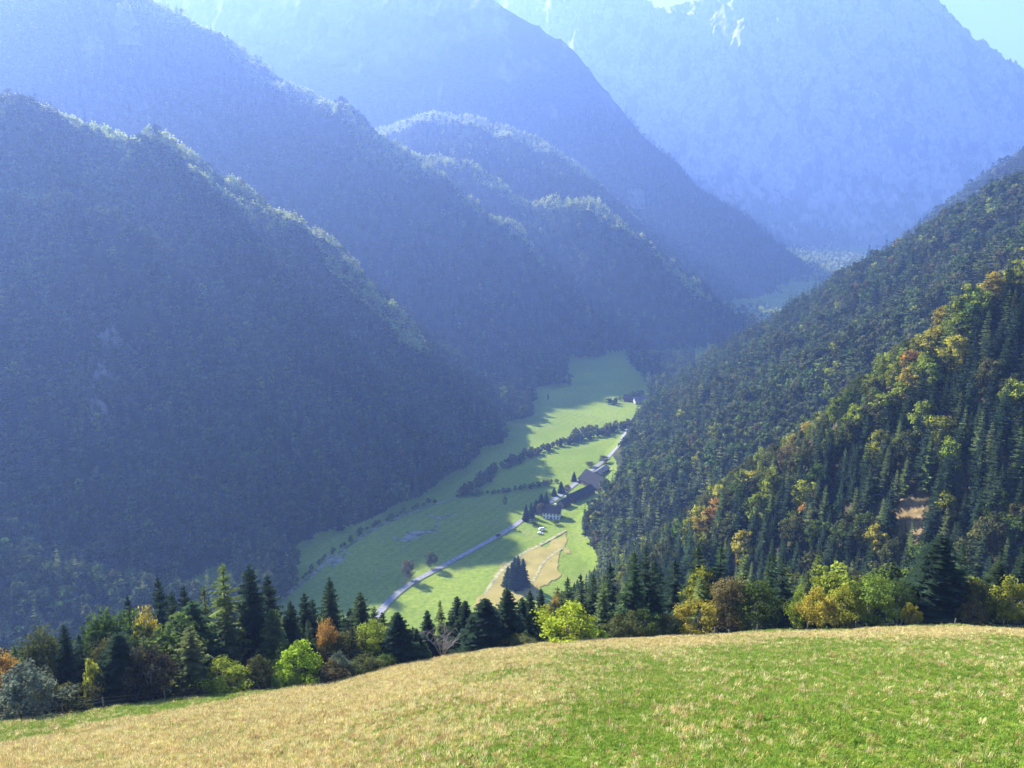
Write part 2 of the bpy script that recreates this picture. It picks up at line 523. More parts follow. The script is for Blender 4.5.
# ------------------------------------------------------------------ terrain objects
def attr_mix(name, a, b, scale, amt, c=None, detail=5):
    """ground colour between a and b by the surveyed 'cover' value plus noise"""
    m, n, l, out = new_mat(name)
    at = nn(n, "ShaderNodeAttribute", attribute_name="cover")
    f = noise_fac(n, l, scale, detail, .25, .75)
    mm = nn(n, "ShaderNodeMath", operation='MULTIPLY_ADD'); mm.inputs[1].default_value = amt; l.new(f, mm.inputs[0])
    sb = nn(n, "ShaderNodeMath", operation='SUBTRACT'); l.new(at.outputs['Fac'], sb.inputs[0]); sb.inputs[1].default_value = amt * .5
    l.new(sb.outputs[0], mm.inputs[2])
    mm.use_clamp = True
    col = mixc(n, l, mm.outputs[0], a, b)
    if c:
        col = mixc(n, l, noise_fac(n, l, scale * 6, 3, .3, .7), col, c, 'MULTIPLY')
    d = n.new("ShaderNodeBsdfDiffuse")
    l.new(col, d.inputs[0]); l.new(d.outputs[0], out.inputs[0])
    return m

def rock_mat(name, rock, veg, z0, z1, vscale, scree):
    """limestone with scrub: more scrub low down and on gentle ledges, pale scree lines running down"""
    m, n, l, out = new_mat(name)
    g = n.new("ShaderNodeNewGeometry")
    sp = n.new("ShaderNodeSeparateXYZ"); l.new(g.outputs['Position'], sp.inputs[0])
    sn = n.new("ShaderNodeSeparateXYZ"); l.new(g.outputs['Normal'], sn.inputs[0])
    zf = n.new("ShaderNodeMapRange"); zf.inputs[1].default_value, zf.inputs[2].default_value = z0, z1
    zf.inputs[3].default_value, zf.inputs[4].default_value = 1, -.35
    l.new(sp.outputs[2], zf.inputs[0])
    led = n.new("ShaderNodeMapRange"); led.inputs[1].default_value, led.inputs[2].default_value = .45, .8
    led.inputs[3].default_value, led.inputs[4].default_value = -.3, .45
    l.new(sn.outputs[2], led.inputs[0])
    nz = noise_fac(n, l, vscale, 8, .3, .7, .65)
    ad = nn(n, "ShaderNodeMath", operation='ADD'); l.new(zf.outputs[0], ad.inputs[0]); l.new(led.outputs[0], ad.inputs[1])
    a2 = nn(n, "ShaderNodeMath", operation='ADD'); l.new(ad.outputs[0], a2.inputs[0]); l.new(nz, a2.inputs[1])
    fm = n.new("ShaderNodeMapRange"); fm.inputs[1].default_value, fm.inputs[2].default_value = .68, 1.35
    l.new(a2.outputs[0], fm.inputs[0])
    rk = mixc(n, l, noise_fac(n, l, vscale * 4, 8, .3, .7, .7), [c * .42 for c in rock], [c * 1.3 for c in rock])
    sc = noise_fac(n, l, vscale * 1.6, 6, .56, .72, .6, stretch=(1.0, .4, .15))
    rk = mixc(n, l, sc, rk, scree)
    rk = mixc(n, l, noise_fac(n, l, vscale * 1.1, 7, .50, .57, .62, stretch=(1.0, .6, .45)), rk, [c * .28 for c in rock])  # dark gully lines painted in to stand for weak relief shading
    vg = mixc(n, l, noise_fac(n, l, vscale * 12, 4), [c * .5 for c in veg], [c * 1.5 for c in veg])
    col = mixc(n, l, fm.outputs[0], rk, vg)
    d = n.new("ShaderNodeBsdfDiffuse")
    l.new(col, d.inputs[0]); l.new(d.outputs[0], out.inputs[0])
    return m

M['meadow_ground'] = attr_mix('meadow_ground', (.11, .15, .03), (.34, .27, .10), .35, .5, (.55, .6, .5))
M['forest_floor'] = two_tone('forest_floor', (.035, .03, .018), (.09, .075, .035), .25)
M['hill_floor'] = two_tone('hill_forest_floor', (.022, .028, .014), (.06, .065, .03), .05, c=(.26, .25, .23), cscale=.012, clo=.68, chi=.76)
def field_mat(name):
    # grassland: broad plots, mowing stripes and worn drier spots
    m, n, l, out = new_mat(name)
    col = mixc(n, l, noise_fac(n, l, .010, 6, .38, .62), (.135, .19, .025), (.20, .255, .035))
    g = n.new("ShaderNodeNewGeometry"); mp = n.new("ShaderNodeMapping"); mp.inputs['Rotation'].default_value = (0, 0, R(28))
    l.new(g.outputs['Position'], mp.inputs[0])
    w = n.new("ShaderNodeTexWave"); w.inputs['Scale'].default_value = .035; w.inputs['Distortion'].default_value = 2.5; w.inputs['Detail'].default_value = 3; w.inputs['Detail Scale'].default_value = .6
    l.new(mp.outputs[0], w.inputs[0])
    f = nn(n, "ShaderNodeMath", operation='MULTIPLY'); l.new(w.outputs['Fac'], f.inputs[0]); l.new(noise_fac(n, l, .006, 3, .4, .6), f.inputs[1])
    f2 = nn(n, "ShaderNodeMath", operation='MULTIPLY'); l.new(f.outputs[0], f2.inputs[0]); f2.inputs[1].default_value = .30
    col = mixc(n, l, f2.outputs[0], col, (.25, .28, .06))
    col = mixc(n, l, noise_fac(n, l, .05, 7, .54, .78, .65), col, (.22, .21, .08))
    col = mixc(n, l, noise_fac(n, l, .35, 4, .3, .9), col, (.085, .125, .02))
    d = n.new("ShaderNodeBsdfDiffuse"); l.new(col, d.inputs[0]); l.new(d.outputs[0], out.inputs[0])
    return m
M['valley_grass'] = field_mat('valley_grass')
M['rock_face'] = rock_mat('limestone_face', (.30, .295, .285), (.06, .07, .04), -150, 700, .010, (.32, .31, .30))
M['valley_side'] = rock_mat('wooded_rock_slope', (.20, .195, .19), (.035, .045, .022), 300, 1050, .006, (.5, .49, .46))

az_g = np.arctan2(GX, GY)
tt = np.hypot(GX, GY) / np.interp(az_g, C_AZ, C_D)
def dryness(x, y):
    az = np.arctan2(x, y)
    t = np.hypot(x, y) / np.interp(az, C_AZ, C_D)
    a = np.tan(np.clip(az, -1.4, 1.4))
    dry = np.maximum(sstep(.74, .99, t + .12 * fbm(x / 11, y / 11, 3, 61)) ** .9, sstep(.24, -.30, a + .5 * (.60 - t) + .22 * fbm(x / 9, y / 9, 3, 64)))
    st0 = np.interp(a, [-.78, -.53, -.33], [.80, .87, .955])
    strip = sstep(-.24, -.34, a) * sstep(-.012, .02, t - st0 + .02 * fbm(x / 4, y / 4, 2, 63)) + sstep(.2, .35, a) * sstep(.972, .985, t)
    dry = dry * (1 - .95 * np.clip(strip, 0, 1))
    return np.clip(dry + .22 * fbm(x / 3.1, y / 3.1, 3, 62), 0, 1), t
COVER = dryness(GX, GY)[0]

SETTING = {'meadow': ('meadow', M['meadow_ground'], 'sloping hay meadow in the foreground, straw coloured at its edge and green lower right'),
           'hillside': ('hillside', M['forest_floor'], 'steep ground falling away below the meadow edge'),
           'valley_floor': ('valley_floor', M['valley_grass'], 'flat green grassland along the valley bottom'),
           'near_wooded_spur': ('hill', M['forest_floor'], 'steep ground under the near forest on the right'),
           'wooded_hillside': ('hill', M['hill_floor'], 'long sunlit forested hillside on the right side of the valley'),
           'far_wooded_hillside': ('hill', M['hill_floor'], 'bluish forested hillside behind the sunlit one on the right'),
           'wooded_spur': ('hill', M['hill_floor'], 'nearest shaded forested slope on the left with a sunlit crest'),
           'spur_foot': ('hill', M['hill_floor'], 'low shaded foot of the nearest left slope'),
           'wooded_spur_behind': ('hill', M['hill_floor'], 'second shaded forested spur on the left, behind the nearest slope'),
           'wooded_valley_spur': ('hill', M['hill_floor'], 'third forested spur, reaching down to the valley meadow'),
           'wooded_knoll': ('hill', M['hill_floor'], 'sunlit forested knoll above the third spur'),
           'valley_side_mountain': ('mountain', M['valley_side'], 'hazy dark mountain flank left of the rock face'),
           'rock_face_mountain': ('mountain', M['rock_face'], 'pale blue limestone mountain wall closing the valley')}
nA, nR = GX.shape
idx = np.arange(nA * nR).reshape(nA, nR)
Q = np.stack([idx[:-1, :-1], idx[1:, :-1], idx[1:, 1:], idx[:-1, 1:]], -1).reshape(-1, 4)
QID = GID[:-1, :-1].reshape(-1)
VXYZ = np.stack([GX, GY, GZ], -1).reshape(-1, 3)
for k, nm in enumerate(NAMES):
    f = Q[QID == k]
    if not len(f): continue
    f = f[:, ::-1]
    u_, inv = np.unique(f, return_inverse=True)
    objname, mat, lab = SETTING[nm]
    me = np_mesh(objname, VXYZ[u_], inv.reshape(f.shape), mat, smooth=True)
    a = me.attributes.new('cover', 'FLOAT', 'POINT'); a.data.foreach_set('value', COVER.reshape(-1)[u_].astype(np.float32))
    o = link(bpy.data.objects.new(objname, me)); tag(o, lab, None, None, 'structure')
    o['category'] = objname.replace('_', ' ')

# ------------------------------------------------------------------ masses nobody could count: scattered with geometry nodes, meshes as instances
def scatter(name, P, rot, scl, pick, sources, label, cat):
    me = bpy.data.meshes.new(name)
    me.vertices.add(len(P)); me.vertices.foreach_set('co', np.asarray(P, np.float32).ravel())
    for nm, typ, data in (('turn', 'FLOAT_VECTOR', rot), ('size', 'FLOAT_VECTOR', scl), ('pick', 'INT', pick)):
        a = me.attributes.new(nm, typ, 'POINT')
        if typ == 'INT': a.data.foreach_set('value', np.asarray(data, np.int32))
        else: a.data.foreach_set('vector', np.asarray(data, np.float32).ravel())
    for s in sources:
        for m in s.data.materials:
            if m.name not in me.materials: me.materials.append(m)
    o = link(bpy.data.objects.new(name, me))
    ng = bpy.data.node_groups.new(name, 'GeometryNodeTree')
    ng.interface.new_socket('Geometry', in_out='INPUT', socket_type='NodeSocketGeometry')
    ng.interface.new_socket('Geometry', in_out='OUTPUT', socket_type='NodeSocketGeometry')
    n, l = ng.nodes, ng.links
    gi, go = n.new('NodeGroupInput'), n.new('NodeGroupOutput')
    iop = n.new('GeometryNodeInstanceOnPoints')
    jn = n.new('GeometryNodeJoinGeometry')
    for s in reversed(sources):
        oi = n.new('GeometryNodeObjectInfo'); oi.inputs['Object'].default_value = s
        if 'As Instance' in oi.inputs: oi.inputs['As Instance'].default_value = False
        g2 = n.new('GeometryNodeGeometryToInstance')
        l.new(oi.outputs['Geometry'], g2.inputs[0]); l.new(g2.outputs[0], jn.inputs[0])
    def na(nm, typ):
        a = n.new('GeometryNodeInputNamedAttribute'); a.data_type = typ; a.inputs['Name'].default_value = nm
        return next(x for x in a.outputs if x.enabled and x.name == 'Attribute')
    l.new(gi.outputs[0], iop.inputs['Points']); l.new(jn.outputs[0], iop.inputs['Instance'])
    iop.inputs['Pick Instance'].default_value = True
    l.new(na('pick', 'INT'), iop.inputs['Instance Index'])
    l.new(na('turn', 'FLOAT_VECTOR'), iop.inputs['Rotation'])
    l.new(na('size', 'FLOAT_VECTOR'), iop.inputs['Scale'])
    l.new(iop.outputs[0], go.inputs[0])
    md = o.modifiers.new('scatter', 'NODES'); md.node_group = ng
    tag(o, label, cat, None, 'stuff')
    return o

def source(name, me):
    return bpy.data.objects.new(name, me)        # not linked to the scene: only its mesh is used

rng = random.Random(7)
def small_spruce(nm, mat, h, r, lv, nb, nsp, **k):
    s = Soup(); spruce_crown(s, rng, h, r, lv, nb, nsp, base=.04, **k)
    return source(nm, s.mesh(nm, M[mat]))
def small_leafy(nm, mat, h, w, nc, nl, leaf, **k):
    s = Soup(); leaf_crown(s, rng, h, w, nc, nl, leaf, base=.06, **k)
    return source(nm, s.mesh(nm, M[mat]))
SRC = [small_spruce('far_spruce', 'spruce', 22, 3.6, 14, 7, 2, fine=1.2),
       small_spruce('far_spruce', 'spruce_dark', 25, 3.8, 14, 7, 2, fine=1.2),
       small_spruce('far_larch', 'pale_spruce', 23, 4.0, 13, 7, 2, fine=1.1, ragged=.35),
       small_leafy('far_beech', 'hill_forest', 17, 11, 26, 12, 1.5),
       small_leafy('far_beech', 'green', 18, 10, 26, 12, 1.5),
       small_leafy('far_beech', 'olive', 17, 10, 26, 12, 1.5),
       small_leafy('far_beech', 'yellow_green', 16, 9, 24, 12, 1.4),
       small_leafy('far_beech', 'brown', 16, 9, 24, 12, 1.4),
       small_spruce('far_spruce', 'sun_toned_spruce', 20, 3.0, 12, 6, 2, fine=1.3),
       small_spruce('far_spruce', 'sun_toned_spruce', 24, 4.2, 13, 7, 2, fine=1.2)]

NR = np.random.RandomState(11)
def forest_points(x0, x1, y0, y1, sp, ids, margin=.03, keep=None, jitter=.48):
    xs, ys = np.meshgrid(np.arange(x0, x1, sp), np.arange(y0, y1, sp))
    x = (xs + NR.uniform(-jitter, jitter, xs.shape) * sp).ravel(); y = (ys + NR.uniform(-jitter, jitter, xs.shape) * sp).ravel()
    m = np.abs(x) < y * .74 + 30
    x, y = x[m], y[m]
    i, j = grid_ij(x, y)
    m = np.isin(GID[i, j], [NAMES.index(q) for q in ids])
    d = np.hypot(x, y)
    m &= (GZ[i, j] + 22) / d > HOR[i, np.maximum(j - 1, 0)] - margin
    m &= (GZ[i, j]) / d < .36
    x, y = x[m], y[m]
    if keep is not None:
        m = keep(x, y); x, y = x[m], y[m]
    z = height(x, y)
    return np.stack([x, y, z - .4], 1)

def forest(name, P, weights, label, size=(.75, 1.2), mixer=None):
    n = len(P)
    weights = list(weights) + [0] * (len(SRC) - len(weights))
    w = np.array(weights, float); w /= w.sum()
    pick = NR.choice(len(w), n, p=w)
    if mixer is not None: pick = mixer(P, pick)
    s = NR.uniform(size[0], size[1], n)
    sc = np.stack([s * NR.uniform(.85, 1.15, n), s * NR.uniform(.85, 1.15, n), s * NR.uniform(.85, 1.2, n)], 1)
    rot = np.zeros((n, 3)); rot[:, 2] = NR.uniform(0, 6.28, n); rot[:, 0] = NR.normal(0, .03, n)
    print('FOREST', name, n)
    return scatter(name, P, rot, sc, pick, SRC, label, 'forest')

SRC.append(small_leafy('far_beech', 'sun_toned_leaves', 15, 10, 30, 14, 1.2))
def sun_toned_crest(nm, width, base):
    # paler trees in a band along the crest paint in its sunlit rim
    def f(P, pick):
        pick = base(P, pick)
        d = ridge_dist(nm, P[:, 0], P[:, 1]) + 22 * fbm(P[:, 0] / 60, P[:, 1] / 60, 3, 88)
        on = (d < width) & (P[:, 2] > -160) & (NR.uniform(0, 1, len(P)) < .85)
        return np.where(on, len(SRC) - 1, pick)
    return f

def leafy_by_noise(lam, seed, thr, leafy=(3, 4, 5, 6, 7), pw=(.3, .3, .2, .12, .08)):
    def f(P, pick):
        v = fbm(P[:, 0] / lam, P[:, 1] / lam, 3, seed) + NR.normal(0, .10, len(P))
        alt = NR.choice(leafy, len(P), p=pw)
        return np.where(v > thr, alt, pick)
    return f

# ------------------------------------------------------------------ the valley road and farm ground, kept clear of trees
def at_floor(u, v):
    r = ray(u, v); y = 700.0
    for _ in range(25):
        y = .5 * y + .5 * (floor_z(0, y) / r[2] * r[1])
    return np.array([r[0] / r[1] * y, y])

def densify(px, step=6.0):
    P = np.array([at_floor(*p) for p in px])
    # smooth the corners (Chaikin), then resample
    for _ in range(3):
        q = [P[0]]
        for a, b in zip(P, P[1:]): q += [a * .75 + b * .25, a * .25 + b * .75]
        q.append(P[-1]); P = np.array(q)
    s = np.concatenate([[0], np.cumsum(np.hypot(*np.diff(P, axis=0).T))])
    t = np.arange(0, s[-1], step)
    return np.stack([np.interp(t, s, P[:, 0]), np.interp(t, s, P[:, 1])], 1)
ROAD = densify([(366, 634), (380, 612), (392, 598), (410, 584), (430, 573), (450, 562), (475, 549), (497, 537), (512, 528), (524, 519), (538, 511), (556, 499), (575, 484),
                (592, 470), (610, 457), (621, 447), (624, 433), (632, 422), (645, 413), (655, 405), (667, 396), (676, 389)])
FARM_EDGE = np.array([at_floor(*p) for p in [(560, 556), (566, 546), (584, 527), (604, 509), (620, 490), (626, 470)]])
def clear_of_road(x, y):
    d = np.full(len(x), 1e9)
    for p in ROAD: d = np.minimum(d, np.hypot(x - p[0], y - p[1]))
    farm = (y > 540) & (y < 800) & (x < np.interp(y, FARM_EDGE[:, 1], FARM_EDGE[:, 0]))
    return (d > 13) & ~farm

# ---- forested slopes
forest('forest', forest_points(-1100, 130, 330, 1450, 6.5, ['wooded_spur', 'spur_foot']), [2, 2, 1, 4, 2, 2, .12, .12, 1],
       'shaded mixed forest covering the nearest left slope up to its sunlit crest', mixer=sun_toned_crest('wooded_spur', 46, leafy_by_noise(120, 70, .06, pw=(.8, .1, .1, 0, 0))))
forest('forest', forest_points(-1500, 200, 1000, 2100, 9.0, ['wooded_spur_behind']), [3, 3, 1, 3, 2, 2, .3, .3, 1],
       'shaded forest covering the second left spur', mixer=sun_toned_crest('wooded_spur_behind', 52, leafy_by_noise(200, 72, .08, pw=(.8, .1, .1, 0, 0))))
forest('forest', forest_points(-700, 700, 1250, 2350, 9.5, ['wooded_valley_spur']), [3, 3, 1, 3, 2, 2, .3, .3, 1],
       'shaded forest covering the third spur down to the valley meadow', mixer=sun_toned_crest('wooded_valley_spur', 52, leafy_by_noise(200, 73, .08, pw=(.8, .1, .1, 0, 0))))
forest('forest', forest_points(-700, 700, 1900, 2700, 10, ['wooded_knoll']), [1, 1, 1, 3, 3, 2, .5, .3, 1],
       'sunlit forest on the knoll above the third spur', mixer=sun_toned_crest('wooded_knoll', 120, lambda P, k: k))
forest('forest', forest_points(-1500, 1300, 2300, 4000, 17, ['valley_side_mountain'], keep=lambda x, y: (height(x, y) < 420 + 160 * fbm(x / 200, y / 200, 3, 3))), [3, 3, 1, 2, 1, 1, 0, 0, 1],
       'dark hazy forest on the lower flank of the far mountain', size=(.8, 1.3))
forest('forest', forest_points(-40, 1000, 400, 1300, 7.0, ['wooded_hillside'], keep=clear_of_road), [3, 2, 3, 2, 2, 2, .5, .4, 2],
       'sunlit mixed forest covering the long right hillside', mixer=leafy_by_noise(70, 71, .16, pw=(.5, .2, .18, .10, .02)), size=(.7, 1.4))
forest('forest', forest_points(500, 1600, 1300, 2000, 10, ['far_wooded_hillside']), [3, 2, 2, 2, 2, 2, .3, .3, 2],
       'bluish forest on the hillside behind the sunlit one')

forest('forest', forest_points(215, 340, 1150, 1420, 9, ['valley_floor', 'wooded_hillside', 'wooded_valley_spur'], keep=clear_of_road), [3, 2, 2, 2, 2, 2, 1, .3, 1],
       'small wood of spruces and pale leafy trees behind the distant farm')
forest('forest', forest_points(300, 1600, 2650, 3900, 15, ['valley_floor', 'rock_face_mountain']), [.5, .5, 1, 2, 1, 1, 2, 0, 1, 1, 8],  # mostly pale leaves, so the sunlight here is in their colour
       'pale sunlit wood on the valley head below the rock wall')
forest('forest', forest_points(420, 700, 1700, 2150, 20, ['valley_floor']), [.5, .5, 1, 2, 1, 1, 1, 0, 1, 1, 7],  # again mostly leaves with sunlight put into their colour
       'scattered pale trees at the far end of the valley meadow')

# ------------------------------------------------------------------ tree kinds (each shape built once, copied as objects)
rng = random.Random(21)
KIND = {}
def conifer_shape(key, h, r, lv, nb, nsp, **k):
    s = Soup(); spruce_crown(s, rng, h, r, lv, nb, nsp, **k)
    t, _ = trunk_soup(rng, h, .016 * h, .96, .004)
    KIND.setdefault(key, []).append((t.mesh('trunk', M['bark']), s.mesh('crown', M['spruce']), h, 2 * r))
for i in range(3):
    conifer_shape('spruce', 20, 3.1 + .25 * i, 40, 10, 5, base=.04, power=.75)
for i in range(2):
    conifer_shape('larch', 20, 3.4, 34, 8, 5, base=.10, ragged=.42, fine=.85, power=.72)
for i in range(4):
    conifer_shape('hill_spruce', 24, 3.3 + .3 * (i % 2), 28, 8, 4, base=.08, ragged=.3)

def leafy_shape(key, h, w, nc, nl, leaf, base, limbs=7, stems=1, **k):
    s = Soup(); ctr = leaf_crown(s, rng, h, w, nc, nl, leaf, base=base, **k)
    t = Soup()
    for q in range(stems):
        pts = [(rng.uniform(-.04, .04) * w * (stems > 1), rng.uniform(-.04, .04) * w * (stems > 1), -.03 * h)]
        ex, ey = (rng.uniform(-.16, .16) * w, rng.uniform(-.16, .16) * w) if stems > 1 else (rng.uniform(-.03, .03) * w, rng.uniform(-.03, .03) * w)
        for f in (.2, .4, .6, .8): pts.append((ex * f, ey * f, h * f))
        r0 = .016 * h * (1.0 if stems == 1 else .6)
        t.tube(pts, [r0 * 1.2, r0, r0 * .8, r0 * .55, r0 * .2], 7)
        for c in rng.sample(ctr, min(limbs, len(ctr))):
            b = pts[rng.choice([1, 2, 3])]
            mid = tuple((b[i] + c[i]) / 2 + (0, 0, .04 * h)[i] for i in range(3))
            t.tube([b, mid, tuple(c)], [r0 * .5, r0 * .3, r0 * .08], 5)
    KIND.setdefault(key, []).append((t.mesh('trunk', M['grey_bark']), s.mesh('crown', M['green']), h, w))
for i in range(3):
    leafy_shape('broadleaf', 12, 9.5, 85, 95, .30, .08, lump=.28)
for i in range(3):
    leafy_shape('shrub', 4, 4.6, 70, 75, .17, .0, limbs=6, stems=3, lump=.3)
for i in range(2):
    leafy_shape('slender', 13, 6, 60, 50, .40, .15, lump=.2)
for i in range(4):
    leafy_shape('hill_broadleaf', 18, 11, 62, 40, .75, .10, lump=.3)

WIDE = {'spruce': 1.55, 'larch': 1.4, 'broadleaf': 1.12, 'shrub': 1.2, 'hill_spruce': 1.25}
def put_tree(kind, color, loc, h, w, name, label, cat, group=None, rz=None):
    tm, cm, h0, w0 = rng.choice(KIND[kind])
    e = empty(name, loc, rng.uniform(0, 6.28) if rz is None else rz)
    e.scale = (w / w0, w / w0, h / h0)
    tag(e, label, cat, group)
    e.scale = (e.scale[0] * WIDE.get(kind, 1), e.scale[1] * WIDE.get(kind, 1), e.scale[2])
    for nm, me in (('trunk', tm), ('crown', cm)):
        o = link(bpy.data.objects.new(nm, me), e)
        if nm == 'crown':
            o.material_slots[0].link = 'OBJECT'; o.material_slots[0].material = M[color]
    return e

def place(kind, color, u, vtop, d, wpx, name, label, cat, group=None, hmin=1.2):
    p = at_depth(u, vtop, d)
    zb = ground(p[0], p[1])
    h = max(hmin, p[2] - zb)
    return put_tree(kind, color, (p[0], p[1], zb - .1), h, max(wpx * d / 745.0, .6), name, label, cat, group)

def crest_d(u, v=690):
    p = ray(u, v)
    a = math.atan2(p[0], p[1])
    return float(np.interp(a, C_AZ, C_D)) * math.cos(a)

